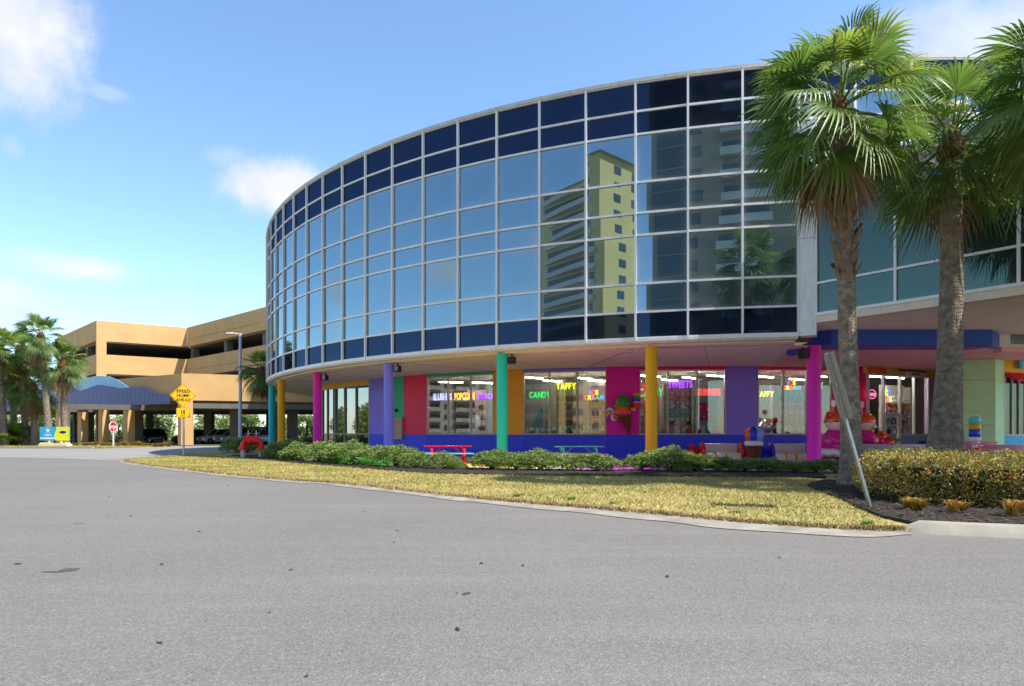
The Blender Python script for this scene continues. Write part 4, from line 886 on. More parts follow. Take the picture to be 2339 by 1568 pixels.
def frond_mesh(e, seed, m, n=30, petiole=1.15, L=1.05, spread=118, hang=.5):
    """A fan leaf on its stalk, along +X; e = the elevation it will be set at, so that gravity bends it the right way."""
    r = random.Random(seed); g = Vector((-math.sin(R_(e)), 0, -math.cos(R_(e)))); mb = MB()
    pts = [Vector((petiole*k/4, 0, 0))+g*(.16*petiole*(k/4)**2) for k in range(5)]
    mb.tube(pts, [.035, .026, .02, .017, .014], 5); hub = pts[-1]
    d0 = (pts[-1]-pts[-2]).normalized(); up = Vector((0, 0, 1)); up = (up-d0*up.dot(d0)).normalized(); lat = up.cross(d0)
    tilt = r.uniform(-.25, .1)
    for k in range(n):
        ph = R_(-spread+2*spread*(k+.5)/n+r.uniform(-1, 1)); Lk = L*(.62+.38*math.cos(ph*.72))*r.uniform(.92, 1.08)
        dr = (d0*math.cos(ph)+lat*math.sin(ph)+up*(.22*abs(math.sin(ph))+tilt*math.cos(ph))).normalized(); sd = (lat*math.cos(ph)-d0*math.sin(ph)).normalized(); nn = dr.cross(sd)
        half = math.tan(R_(spread/n))*1.03; vs = []; droop = hang*r.uniform(.6, 1.5)
        for t in (.04, .30, .52, .72, .88, 1.0):
            w = half*Lk*min(t, .52)*(1 if t <= .52 else max(.04, (1-t)/.48)**.8)
            c = hub+dr*Lk*t+g*(Lk*(.10*t*t+droop*max(0, t-.45)**2*1.6))
            vs += [c-sd*w+nn*w*.45, c, c+sd*w+nn*w*.45]
        fs = []
        for i in range(5): fs += [(i*3, i*3+1, i*3+4, i*3+3), (i*3+1, i*3+2, i*3+5, i*3+4)]
        mb.add(vs, fs)
    return mb.mesh('frond', m, True, 80)
ELS = (78, 58, 38, 18, 0, -22, -45)
FR = {e: [frond_mesh(e, 10+e+k, M_frondy if e > 30 and k == 0 else M_frond, hang=.45+.3*(e < 20)) for k in range(2)] for e in ELS}
FD = [frond_mesh(e, 77+k, M_dead, 26, .8, .95, 75, 1.3) for k, e in enumerate((-62, -74, -84))]
boot_me = MB().add([(-.07, 0, 0), (.07, 0, 0), (.05, -.055, .0), (-.05, -.055, .0), (-.05, -.12, .26), (.05, -.12, .26), (.03, -.15, .25), (-.03, -.15, .25)], [(0, 1, 5, 4), (1, 2, 6, 5), (2, 3, 7, 6), (3, 0, 4, 7), (4, 5, 6, 7), (0, 3, 2, 1)]).mesh('leaf_base', M_boot)
def palm(label, base, path, rad, nfr, ndead, scale=1.0, boots=None, seed=1, group=None, name='palm_tree', lo=-50):
    """path: trunk centre points relative to the base; rad: radii along it."""
    r = random.Random(seed); t = thing(name, label, 'palm tree', base, 0, group)
    P_ = [np.array(p, float) for p in path]; zs = [p[2] for p in P_]; nst = max(14, int(zs[-1]*7)); pts = []; rr = []
    for z in np.linspace(zs[0], zs[-1], nst):
        pts.append((np.interp(z, zs, [p[0] for p in P_]), np.interp(z, zs, [p[1] for p in P_]), z)); rr.append(float(np.interp(z, zs, rad))*r.uniform(.988, 1.012))
    mb = MB(); mb.tube(pts, rr, 18); mb.build('trunk', M_trunk, t, True, 70)
    top = Vector(pts[-1]); rt = rr[-1]
    mb = MB(); mb.lathe([(rt*.9, -.55*scale), (rt*1.35, -.35*scale), (rt*1.45, -.1*scale), (rt*.9, .25*scale), (rt*.2, .5*scale)], 16, top, lambda a, i: (1+.12*math.sin(a*5+i*2), 0)); cr = mb.build('crown', M_fibre, t, True, 60)
    if boots:
        z = boots[0]; k = 0
        while z < boots[1]:
            x = np.interp(z, zs, [p[0] for p in P_]); y = np.interp(z, zs, [p[1] for p in P_]); q = float(np.interp(z, zs, rad)); a = k*2.39996
            put('leaf_base', boot_me, t, (x+math.sin(a)*q*.8, y-math.cos(a)*q*.8, z), (R_(r.uniform(-12, 18)), R_(r.uniform(-16, 16)), a), (1.2*r.uniform(.8, 1.2), 1.2, 1.35*r.uniform(.7, 1.2))); z += boots[2]; k += 1
    for k in range(nfr):
        u = (k+.5)/nfr; e0 = 84-(84-lo)*u**.85; e = min(ELS, key=lambda q: abs(q-e0)); az = k*2.39996+r.uniform(-.25, .25); s = scale*r.uniform(.88, 1.14)
        put('frond', r.choice(FR[e]), cr, top+Vector((math.cos(az)*rt*.5, math.sin(az)*rt*.5, (.25-.4*u)*scale)), (R_(r.uniform(-35, 35)), R_(-e0), az), (s, s, s))
    for k in range(ndead):
        az = k*2.39996+1; s = scale*r.uniform(.85, 1.1); j = k % 3
        put('frond', FD[j], cr, top+Vector((math.cos(az)*rt*.9, math.sin(az)*rt*.9, (-.35-.25*(k % 4)*.5)*scale)), (R_(r.uniform(-30, 30)), R_((62, 74, 84)[j]), az), (s, s, s))
    return t
palm('tall palm with brown dead skirt and criss cross leaf bases by leaning sign', (8.42, 16.9, .06), [(0, 0, -.1), (.0, 0, .25), (-.03, 0, 1.2), (-.1, 0, 3.3), (-.14, 0, 5.0), (-.23, 0, 7.0), (-.34, 0, 9.25)], [.42, .30, .24, .215, .21, .22, .19], 42, 8, 1.08, (5.0, 8.9, .06), 3)
palm('smooth thick trunked palm rising behind the flowering hedge', (11.72, 18.6, .06), [(0, 0, -.1), (.05, 0, .5), (.12, 0, 1.5), (.2, 0, 3.0), (.26, 0, 5.5), (.24, 0, 9.2)], [.62, .52, .38, .32, .28, .24], 36, 1, 1.08, None, 8)
palm('palm standing over the hedge beyond the smooth trunked palm', (12.75, 14.9, .06), [(0, 0, -.1), (0, 0, .5), (-.05, 0, 5), (-.1, 0, 9.0)], [.5, .36, .26, .22], 38, 2, 1.1, None, 15)
LP = [(93, 769, 148, 'tallest palm of the clump beside the garage'), (142, 828, 149, 'palm whose trunk rises behind the notice board'), (45, 800, 60, 'mid height palm between taller palms of the clump'),
      (28, 852, 33, 'short palm with dense head in the clump'), (-4, 794, 12, 'palm at the outer end of the clump away from the garage'), (76, 884, 79, 'shortest palm of the clump with hanging brown skirt')]
for i, (hx, hy_, bx_, lab) in enumerate(LP):
    d = 70+(i*1.3) % 4; top = P(hx, hy_, d); bs = ((bx_-CX)/F*d, d)
    if i == 0: bs = (top.x+.9, d)
    dx = top.x-bs[0]
    palm(lab, (bs[0], bs[1], -.05), [(0, 0, 0), (dx*.25, 0, top.z*.3), (dx*.7, 0, top.z*.7), (dx, 0, top.z)], [.42, .3, .28, .3], 30, 9 if i != 5 else 14, 1.22, (top.z*.62, top.z*.97, .12), 20+i, 'palms clumped beside the garage')
palm('slim palm standing behind the turquoise column', (-18.9, 54.5, 0), [(0, 0, 0), (-.1, 0, 3), (-.9, 0, 5.2), (-1.1, 0, 6.3)], [.3, .22, .2, .2], 30, 5, .95, (1, 6, .12), 33)
def ground_fan(label, name, loc, n, s, seed, group=None, els=(18, 38, 58)):
    r = random.Random(seed); t = thing(name, label, 'plant', loc, 0, group)
    for k in range(n):
        e = r.choice(els); put('frond', r.choice(FR[e]), t, (r.uniform(-.3, .3)*s, r.uniform(-.3, .3)*s, r.uniform(0, .25)*s), (R_(r.uniform(-30, 30)), R_(-e), k*2.4), (s*r.uniform(.8, 1.1),)*3)
    return t
for i, (x, y, s) in enumerate(((4, 1006, 1.15), (30, 1007, 1.3), (52, 1008, 1.05), (-22, 1008, 1.2), (70, 1006, .75))):
    d = 72+i*.6; ground_fan(('low palmetto clump with pale leaves at the outer edge of the palms', 'wide palmetto clump spreading under the palms', 'palmetto clump two steps from the notice board', 'palmetto clump farthest from the notice board', 'small palmetto clump right beside the notice board')[i], 'palmetto', ((x-CX)/F*d, d, -.05), 40, s*1.15, 40+i, 'palmettos under the palms', (38, 58, 78))
ground_fan('dark low cycad in the shade behind the magenta column', 'cycad', (-13.8, 46.0, .05), 30, .72, 60)
ground_fan('dark low cycad beside the golden yellow column', 'cycad', (-15.6, 48.0, .05), 24, .62, 61)

# ------------------------------------------------------------------ shrubs, hedge and small plants
def leaf_cloud(name, mats_, clumps, per, ln, wd, seed, weights=None, aim=1.0):
    """Leaves in clumps: clumps = (centre, radius, outward direction)."""
    r = np.random.default_rng(seed); V = []; MI = []
    for c, rad, out in clumps:
        n = per; d = r.normal(0, 1, (n, 3)); d += np.array(out)*aim; d /= np.linalg.norm(d, axis=1)[:, None]
        p = np.array(c)+d*rad*r.uniform(.35, 1.0, (n, 1)); l = ln*r.uniform(.6, 1.25, (n, 1)); w = wd*r.uniform(.7, 1.2, (n, 1))
        ax_ = d+r.normal(0, .55, (n, 3)); ax_ /= np.linalg.norm(ax_, axis=1)[:, None]; sdv = np.cross(ax_, r.normal(0, 1, (n, 3))); sdv /= np.linalg.norm(sdv, axis=1)[:, None]
        V.append(np.stack([p, p+ax_*l*.5-sdv*w*.5, p+ax_*l, p+ax_*l*.5+sdv*w*.5], 1)); MI.append(r.choice(len(mats_), n, p=weights))
    V = np.concatenate(V); MI = np.concatenate(MI); n = len(V)
    me = bpy.data.meshes.new(name); me.vertices.add(4*n); me.vertices.foreach_set('co', V.reshape(-1)); me.loops.add(4*n); me.loops.foreach_set('vertex_index', np.arange(4*n, dtype=np.int32))
    me.polygons.add(n); me.polygons.foreach_set('loop_start', np.arange(0, 4*n, 4, dtype=np.int32)); me.polygons.foreach_set('loop_total', np.full(n, 4, np.int32))
    me.update(); me.validate()
    for m in mats_: me.materials.append(m)
    me.polygons.foreach_set('material_index', MI.astype(np.int32)); me.update()
    return me
M_leaf = mat('shrub_leaf', (.22, .31, .075), .5, .25, 2, col2=(.12, .21, .045), island=.5, trans=.4)
M_leaf2 = mat('shrub_leaf_pale', (.42, .47, .16), .5, .2, 2, col2=(.27, .36, .09), island=.4, trans=.4)
M_twig = mat('shrub_twig', (.14, .09, .055), .9, .2, 5)
def shrub_mesh(seed, w=1.0, h=.72):
    r = random.Random(seed); cl = []
    for k in range(70):
        a = r.uniform(0, 6.28); q = r.uniform(0, 1)**.6; el = R_(90*(1-q)); rr = r.uniform(.78, 1.05)
        d = Vector((math.cos(a)*math.cos(el), math.sin(a)*math.cos(el), math.sin(el))); c = Vector((d.x*w*.5*rr, d.y*w*.5*rr, .10+d.z*h*.78*rr)); cl.append((c, .13, (d.x, d.y, d.z+.5)))
    for k in range(14): cl.append((Vector((r.uniform(-.25, .25)*w, r.uniform(-.25, .25)*w, r.uniform(.1, .4)*h)), .2, (0, 0, 1)))
    return leaf_cloud('foliage', [M_leaf, M_leaf2], cl, 46, .085, .034, seed, [.62, .38])
SH = [shrub_mesh(100+k, 1.0, .68+.06*k) for k in range(4)]
twig = MB()
for k in range(16):
    a = k*2.4; twig.tube([(0, 0, -.05), (.16*math.cos(a), .16*math.sin(a), .2), (.36*math.cos(a), .36*math.sin(a), .45+.1*(k % 3))], [.016, .011, .006], 5)
twig = twig.mesh('stem', M_twig)
ORD = ['first', 'second', 'third', 'fourth', 'fifth', 'sixth', 'seventh', 'eighth', 'ninth', 'tenth', 'eleventh', 'twelfth']
rows = [(646, 1051, 74, 40), (694, 1056, 90, 42), (745, 1060, 90, 45), (800, 1064, 95, 45), (855, 1067, 95, 45), (905, 1071, 95, 48), (948, 1075, 60, 36), (1015, 1078, 60, 34), (1046, 1079, 34, 20),
        (1125, 1079, 85, 45), (1180, 1080, 75, 38), (1235, 1080, 90, 41), (1300, 1081, 95, 39), (1365, 1082, 88, 38), (1464, 1081, 70, 38), (1530, 1082, 112, 48), (1585, 1082, 85, 42),
        (1640, 1083, 95, 39), (1700, 1084, 90, 37), (1760, 1085, 85, 34), (1815, 1086, 75, 32), (1862, 1086, 66, 35), (1908, 1087, 66, 37), (668, 1049, 66, 34), (720, 1055, 70, 36), (780, 1058, 80, 40), (540, 1036, 60, 34), (566, 1036, 50, 30)]
for i, (x, y, w, h) in enumerate(rows):
    gx, gy = G(x, y); gy += .7; sw_ = w*gy/F*1.12; hh = h*gy/F/(.80 if x < 1600 else 1.0)
    where = 'left of the teal column' if False else ''
    lab = ('clipped green shrub of the unbroken row' if x < 960 and x > 600 else 'dark shaded shrub behind the standpipe' if x <= 600 else 'green shrub in front of the red picnic table' if x < 1100 else
           'green shrub in front of the pale turquoise picnic table' if x < 1420 else 'green shrub in front of the candy benches' if x < 1800 else 'green shrub between wide magenta column and palm')
    grp = lab.replace('green shrub', 'shrubs').replace('clipped ', '').replace('dark shaded shrub', 'shrubs'); nth = [q[0] for q in sorted(rows) if (q[0] < 600, 600 < q[0] < 960, 960 < q[0] < 1100, 1100 < q[0] < 1420, 1420 < q[0] < 1800, q[0] > 1800) == (x < 600, 600 < x < 960, 960 < x < 1100, 1100 < x < 1420, 1420 < x < 1800, x > 1800)].index(x)
    lab = ORD[nth]+' '+lab+(', counting from the standpipe' if x < 960 else ', counting from the teal column' if x < 1420 else ', counting from the yellow column')
    o = thing('shrub', lab, 'shrub', (gx*(gy/(gy-.7)), gy, .08), rnd.uniform(0, 6.28), grp)
    put('foliage', SH[i % 4], o, (0, 0, 0), None, (sw_, sw_*.95, hh)); put('stem', twig, o, (0, 0, 0), (0, 0, i), (sw_*.9, sw_*.9, hh))
M_sprout = mat('sprout_leaf', (.10, .30, .035), .45, .2, 3, island=.35, trans=.35)
spr = leaf_cloud('foliage', [M_sprout], [((.08*math.cos(k), .08*math.sin(k), .07+.03*(k % 3)), .09, (math.cos(k)*.6, math.sin(k)*.6, .8)) for k in range(9)], 9, .13, .045, 5)
for i, (x, y) in enumerate(((607, 1047), (636, 1049), (660, 1051), (679, 1053), (705, 1055), (732, 1057), (754, 1060), (776, 1062), (799, 1064), (828, 1067), (852, 1069), (882, 1071))):
    gx, gy = G(x, y+2); s = rnd.uniform(1.0, 1.5); o = put('sprout', spr, None, (gx, gy, .08), (0, 0, rnd.uniform(0, 6)), (s, s, s)); tag(o, ORD[i]+' small bright green seedling in the mulch, counting from the standpipe', 'plant', 'seedlings in the mulch')
M_hl = [mat('hedge_leaf_olive', (.38, .33, .06), .45, .2, 3, island=.4, trans=.25), mat('hedge_leaf_green', (.13, .20, .04), .45, .2, 3, island=.4, trans=.25), mat('hedge_leaf_gold', (.60, .40, .08), .5, .2, 3, island=.3, trans=.25),
        mat('hedge_flower_red', (.55, .03, .03), .5, .1, 3, island=.3), mat('hedge_tip_pale', (.52, .50, .36), .4, .1, 3, island=.25)]
def hedge():
    poly = [(7.1, 13.2), (7.35, 12.35), (8.1, 11.75), (9.2, 11.2), (13, 10.3), (17, 10.2), (17, 15.5), (11, 16.4), (9, 16.3), (7.6, 14.8)]
    t = thing('flowering_hedge', 'low rounded hedge with golden leaves and red flowers under the palms', 'hedge', (10, 13, .08), in_world=True)
    r = np.random.default_rng(3); cl = []; pc = np.array(poly).mean(0)
    n = 5200; px = r.uniform(7, 17, n); py = r.uniform(10, 16.5, n); k = in_poly(px, py, poly)
    hgt = lambda x, y: .78+.07*math.sin(x*1.7)*math.cos(y*1.3)+.05*math.sin(x*4.1+y*3)
    for x, y in zip(px[k], py[k]):
        cl.append(((x, y, .08+hgt(x, y)*r.uniform(.9, 1.0)), .10, (0, -.2, 1)))
    e = np.array(poly+[poly[0]])
    for a, b in zip(e, e[1:]):
        L_ = np.linalg.norm(b-a); t_ = (b-a)/L_; nr = np.array((t_[1], -t_[0]))
        if np.dot(nr, (a+b)/2-pc) < 0: nr = -nr
        if nr[1] > .5: continue
        for j in range(int(L_*150)):
            q = a+t_*r.uniform(0, L_); z = r.uniform(0.1, .8); b_ = .12*math.sin(min(1, z/.8)*math.pi)-.06*(z > .65)
            cl.append(((q[0]+nr[0]*b_, q[1]+nr[1]*b_, .08+z), .10, (nr[0], nr[1], .4)))
    me = leaf_cloud('foliage', M_hl, cl, 16, .055, .026, 9, [.36, .27, .20, .07, .10])
    put('foliage', me, t, world_space=True)
    mb = MB(); inner = [(pc[0]+(x-pc[0])*.965, pc[1]+(y-pc[1])*.94) for x, y in poly]; mb.prism(inner, .05, .72); mb.build('dark_filler', mat('hedge_core', (.03, .035, .015), .95, .4, 12, .9, 25), t)  # added dark block inside the hedge, stops views through the leaves
hedge()
M_tuft = mat('tuft_blade', (.46, .27, .05), .7, .2, 3, island=.4, trans=.2)
def tuft_mesh(seed, n=160):
    r = random.Random(seed); mb = MB()
    for k in range(n):
        a = r.uniform(0, 6.28); l = r.uniform(.12, .30); lean = r.uniform(.2, 1.1); b = Vector((r.uniform(-.05, .05), r.uniform(-.05, .05), 0)); w = .006
        o = Vector((math.cos(a), math.sin(a), 0)); sd = Vector((-o.y, o.x, 0))*w; m_ = b+o*l*.45*lean+Vector((0, 0, l*.65)); tp = b+o*l*lean+Vector((0, 0, l*.72))
        mb.add([b-sd, b+sd, m_+sd, m_-sd, tp], [(0, 1, 2, 3), (3, 2, 4)])
    return mb.mesh('grass_tuft', M_tuft)
TU = [tuft_mesh(k) for k in range(3)]
for i, (x, y, s) in enumerate(((2072, 1165, .8), (2088, 1168, 1.0), (2104, 1169, .9), (2175, 1175, 1.0), (2200, 1173, .8), (2312, 1183, 1.2), (2334, 1181, 1.1))):
    gx, gy = G(x, y+8); o = put('grass_tuft', TU[i % 3], None, (gx, gy, .085), (0, 0, i), (s, s, s)); tag(o, ORD[i]+' golden dry grass tuft below the hedge, counting from the leaning post', 'grass tuft', 'dry tufts below the hedge')
for i, x in enumerate(range(175, 392, 14)):
    d = 73-(x-175)*.012; o = put('grass_tuft', TU[i % 3], None, ((x+rnd.uniform(-4, 4)-CX)/F*d, d, -.05), (0, 0, i), (3.0, 3.0, 2.4*rnd.uniform(.7, 1.2))); tag(o, 'brown tuft along the garage front between ochre columns', 'grass tuft', 'tufts before the garage')
# scraps and patches on the asphalt
M_scrap = mat('dry_leaf_scrap', (.05, .035, .025), .9, .3, 8, island=.4)
def scrap_mesh(seed, n=7):
    r = random.Random(seed); mb = MB(); pts_ = [(r.uniform(.5, 1)*math.cos(k*2*math.pi/n)*.055, r.uniform(.4, 1)*math.sin(k*2*math.pi/n)*.026) for k in range(n)]
    mb.add([(0, 0, .016)]+[(x, y, r.uniform(0, .014)) for x, y in pts_]+[(0, 0, .010)], [(0, 1+k, 1+(k+1) % n) for k in range(n)]+[(n+1, 1+(k+1) % n, 1+k) for k in range(n)]); return mb.mesh('leaf_scrap', M_scrap)
SC = [scrap_mesh(k) for k in range(4)]
for i, (x, y) in enumerate(((370, 1290), (665, 1303), (900, 1240), (1043, 1356), (1065, 1358), (1440, 1158), (1525, 1318), (700, 1546), (365, 1470), (1045, 1440), (40, 1290), (1210, 1193), (300, 1180), (455, 1215), (830, 1170), (1780, 1275), (1100, 1288), (615, 1400), (520, 1110), (250, 1135), (1195, 1293), (908, 1213))):
    gx, gy = G(x, y); s = rnd.uniform(.45, 1.0); q = put('leaf_scrap', SC[i % 4], None, (gx, gy, .002), (0, 0, rnd.uniform(0, 6)), (s, s, s)); tag(q, 'small dark dry leaf scrap lying on the grey asphalt', 'leaf', 'leaf scraps on the road')
for x, y, w_, l_ in ((160, 1302, .10, .13), (122, 1307, .04, .13)):
    gx, gy = G(x, y); r_ = random.Random(x); sheet('tar_patch', [(gx+l_*math.cos(a)*r_.uniform(.6, 1), gy+w_*math.sin(a)*r_.uniform(.5, 1)) for a in np.linspace(0, 5.9, 12)], .004, mat('tar', (.075, .07, .066), .8, .3, 20))
WEED = tuft_mesh(9, 90); WEED.materials.clear(); WEED.materials.append(mat('weed_blade', (.24, .34, .07), .5, .2, 3, island=.4, trans=.3))
for i, (x, y) in enumerate(((1402, 1160), (1308, 1150), (1690, 1182), (1992, 1210), (1180, 1142))):
    gx, gy = G(x, y-2); s = rnd.uniform(.6, .9); o = put('weed', WEED, None, (gx, gy+.15, .03), (0, 0, i), (s*1.2, s*1.2, s*.5)); tag(o, 'little green weed in the straw lawn near the road', 'weed', 'weeds in the lawn')
# leafy trees beyond the garage, seen through the ground floor
def tree_mesh(seed):
    r = random.Random(seed); cl = []
    for k in range(110):
        d = Vector((r.gauss(0, 1), r.gauss(0, 1), r.gauss(0, 1))).normalized()*r.uniform(.5, 1); cl.append(((d.x*2.6, d.y*2.6, 3.4+d.z*2.6), .55, (d.x, d.y, d.z)))
    return leaf_cloud('crown', [M_leaf2, M_leaf], cl, 40, .34, .17, seed, [.6, .4])
TR = [tree_mesh(200), tree_mesh(201)]; trk = MB().tube([(0, 0, -.3), (.1, 0, 1.6), (0, .1, 3.2), (.3, 0, 4.6)], [.24, .18, .14, .05], 8).tube([(.08, 0, 1.7), (-.8, .2, 3.4)], [.1, .04], 6).tube([(.05, 0, 2.2), (.8, -.4, 3.9)], [.09, .03], 6).mesh('trunk', M_twig, True)
spots = [(-98+i*5.2+rnd.uniform(-2, 2), 133+rnd.uniform(-3, 6), 0) for i in range(18)]+[(-61-i*4.6, 64.5+(i*3.7) % 9, 1) for i in range(7)]
for i, (x, y, left) in enumerate(spots):
    o = thing('leafy_tree', 'leafy street tree mirrored low in the shop glass' if left else 'leafy green tree beyond the far side of the garage', 'tree', (x, y, 0), rnd.uniform(0, 6), 'street trees mirrored in the shop glass' if left else 'trees beyond the garage'); s = rnd.uniform(1.05, 1.5); o.location.z = -1.1*s
    put('crown', TR[i % 2], o, (0, 0, 0), None, (s, s, s)); put('trunk', trk, o, (0, 0, 0), None, (s, s, s))

# ------------------------------------------------------------------ candy furniture and figures on the patio
def gloss(name, c, rough=.25): return mat('fibreglass_'+name, c, rough, .04, 2, spec=.6)
MR, MO, MM, MPk, MWh, MBl, MYe, MBr, MGr, MTe = (gloss('red', '#d8151c'), gloss('orange', '#ee5a17'), gloss('magenta', '#e0128c'), gloss('pink', '#f39ab4'), gloss('white', '#e8e4e0'), gloss('blue', '#2035d0'),
                                         gloss('yellow', '#e8a80c'), gloss('brown', '#6b3117', .5), gloss('green', '#1c8a2e'), gloss('turquoise', '#63c9b4'))
def picnic_table(label, loc, rz, mt, mlegs, mseat):
    t = thing('picnic_table', label, 'picnic table', loc, rz)
    for k in range(5): mb = MB(); mb.bbox(-1.0, 1.0, -.37+k*.15, -.23+k*.15, .72, .76, .008); mb.build('plank', mt, t)
    for sy in (-1, 1):
        for k in range(2): mb = MB(); y = sy*(.62+.14*k); mb.bbox(-1.05, 1.05, y-.062, y+.062, .42, .46, .008); mb.build('seat', mseat, t)
    for x in (-.68, .68):
        for sy in (-1, 1): mb = MB(); mb.add([(x+a, sy*y+sy*b, z) for a in (-.04, .04) for y, z, b in ((.68, 0, -.06), (.68, 0, .06), (.24, .72, .06), (.24, .72, -.06))], [(0, 1, 2, 3), (7, 6, 5, 4), (0, 4, 5, 1), (1, 5, 6, 2), (2, 6, 7, 3), (3, 7, 4, 0)]); mb.build('leg', mlegs, t)
        mb = MB(); mb.box(x-.10, x-.045, -.8, .8, .33, .415); mb.build('seat_rail', mlegs, t); mb = MB(); mb.box(x-.10, x-.045, -.36, .36, .63, .715); mb.build('top_rail', mlegs, t)
        mb = MB(); s = 1 if x < 0 else -1; mb.tube([(x+.02*s, 0, .38), (x+.42*s, 0, .71)], .035, 6); mb.build('brace', mlegs, t)
picnic_table('red picnic table with turquoise seats behind the shrubs', P(1023, 1040, 29.0).to_2d().to_3d()+Vector((0, 0, .06)), R_(8), MR, MR, MTe)
picnic_table('pale turquoise picnic table with pink seats behind the shrubs', P(1322, 1040, 28.2).to_2d().to_3d()+Vector((0, 0, .06)), R_(4), MTe, MTe, MPk)
def candy_bench(label, loc, rz, mend):
    t = thing('candy_bench', label, 'bench', loc, rz)
    prof = [(-.40, .36), (-.40, .10), (-.30, .06), (.30, .06), (.42, .16), (.46, .55), (.40, .82), (.33, .80), (.36, .55), (.30, .40), (.0, .36), (-.32, .40)]   # (y, z): shell of seat and back
    mb = MB(); mb.prism(prof, -.78, .78, Matrix(((0, 0, 1, 0), (1, 0, 0, 0), (0, 1, 0, 0), (0, 0, 0, 1)))); mb.build('seat_shell', MWh, t, True, 50)
    for x in (-.32, .12):
        mb = MB(); mb.prism([(y*1.015, z*1.01+.004) for y, z in prof], x-.055, x+.055, Matrix(((0, 0, 1, 0), (1, 0, 0, 0), (0, 1, 0, 0), (0, 0, 0, 1)))); mb.build('stripe', MYe, t, True, 50)
    for s in (-1, 1):
        M_ = Matrix(((0, 0, s, s*.79), (s, 0, 0, .0), (0, 1, 0, .42), (0, 0, 0, 1)))
        mb = MB(); mb.lathe([(.40, 0), (.46, .06), (.44, .14), (.28, .2)], 24, M=M_); mb.build('end_cap', mend, t, True, 60)
        M2 = Matrix(((0, 0, s, s*.97), (s, 0, 0, .0), (0, 1, 0, .42), (0, 0, 0, 1)))
        mb = MB(); mb.lathe([(.12, 0), (.11, .06), (.24, .22), (.40, .42), (.36, .46), (.10, .36)], 28, M=M2, wave=lambda a, i: (1+(.10 if i in (3, 4) else .03)*math.sin(a*7), 0)); mb.build('wrapper_twist', mend, t, True, 60)
candy_bench('wrapped candy bench with red ends against the blue wall', P(1648, 1040, 31.2).to_2d().to_3d()+Vector((0, 0, .06)), R_(-4), MR)
candy_bench('wrapped candy bench with blue ends against the blue wall', P(1806, 1040, 30.6).to_2d().to_3d()+Vector((0, 0, .06)), R_(-4), MBl)
q = P(1722, 1040, 30.0)
t = thing('sundae_statue', 'brown cone statue topped with orange and blue ball between candy benches', 'statue', (q.x, q.y, .06))
mb = MB(); mb.lathe([(.20, 0), (.24, .05), (.34, .70), (.37, .74)], 24); mb.build('cup', MBr, t, True); mb = MB(); mb.lathe([(.34, .72), (.40, .78), (.41, .90), (.33, .96)], 24); mb.build('collar', MWh, t, True, 60)
mb = MB(); nu, nv = 16, 10
ball = MB().ball((0, 0, 1.20), (.42, .42, .40), 16, 10); ball.mi = []
for fc in ball.f:
    c = sum((Vector(ball.v[i]) for i in fc), Vector())/len(fc); ball.mi.append(int((math.atan2(c.y, c.x)+math.pi)/(2*math.pi)*8+.1) % 3)
ball.build('ball', [MO, MBl, gloss('paleblue', '#6fa8e8')], t, True, 60)
# ice-cream sculpture fixed to the magenta panel
cf = wall_frames['cone']; cs = lambda x: (lambda k: (cf.A.x-k*cf.A.y)/(k*cf.u.y-cf.u.x))((x-CX)/F)
def cz_(y): return H+(HY-y)/F*34.75
t = thing('ice_cream_sculpture', 'ice cream cone, swirl lollipop and popsicle sculpture on magenta wall panel', 'sculpture', (*cf.p(cs(1425), .3, 0)[:2], 1.3), in_world=True)
mb = MB(); mb.tube([cf.p(cs(1438), .22, cz_(993)), cf.p(cs(1432), .24, cz_(968)), cf.p(cs(1424), .26, cz_(948))], [.03, .20, .34], 18); cone = mb.build('cone', mat('waffle', '#7a4416', .7, .2, 14, .6, 40), t, True, 50)
for sgn in (-1, 1):
    for k in range(4):
        a = k*.55-.8; mb = MB(); mb.tube([cf.p(cs(1438)+sgn*.02, .25, cz_(991)), cf.p(cs(1424)+.34*math.sin(a+sgn*.35), .26+.34*math.cos(a+sgn*.35), cz_(949))], .011, 5); mb.build('waffle_rib', MBr, cone)
mb = MB(); mb.lathe([(.30, -.04), (.40, .02), (.41, .10), (.30, .18)], 22, cf.p(cs(1421), .27, cz_(949)), lambda a, i: (1+.07*math.sin(a*6+i), .03*math.sin(a*6))); mb.build('pink_scoop', gloss('hotpink', '#ef2c86'), t, True, 60)
for nm, x, y, r_, m_ in (('orange_scoop', 1420, 937, .38, MO), ('green_scoop', 1422, 918, .34, MGr)):
    mb = MB(); c = cf.p(cs(x), .28, cz_(y)); mb.lathe([(r_*.75, -.28), (r_*1.08, -.22), (r_*1.05, -.1), (r_*.98, .05), (r_*.78, .22), (r_*.4, .32), (r_*.05, .35)], 24, c, lambda a, i: (1+(.06*math.sin(a*8) if i < 3 else .015*math.sin(a*5+i)), .03*math.sin(a*8) if i == 0 else 0)); mb.build(nm, m_, t, True, 70)
lol = MB(); c0 = cf.p(cs(1401), .30, cz_(944)); rad_ = .40; cols_ = [MR, MYe, MBl, gloss('hotpink', '#ef2c86'), MWh, MTe]
for k in range(18):
    ring_ = []
    for j in range(9):
        rr = rad_*j/8; a0 = k*2*math.pi/18+rr*2.6; ring_.append((rr, a0))
    vs = [c0+cf.u*r_*math.cos(a)+Vector((0, 0, r_*math.sin(a)))+cf.n*(.07-.05*(r_/rad_)**2) for r_, a in ring_]+[c0+cf.u*r_*math.cos(a+.349)+Vector((0, 0, r_*math.sin(a+.349)))+cf.n*(.07-.05*(r_/rad_)**2) for r_, a in ring_]
    lol.cur = k % 6; lol.add(vs, [(j, j+1, 9+j+1, 9+j) for j in range(8)])
lol.cur = 0; lol.tube([c0-cf.n*.03, c0+cf.n*.018], rad_, 24); lol.build('swirl_lollipop', cols_, t)
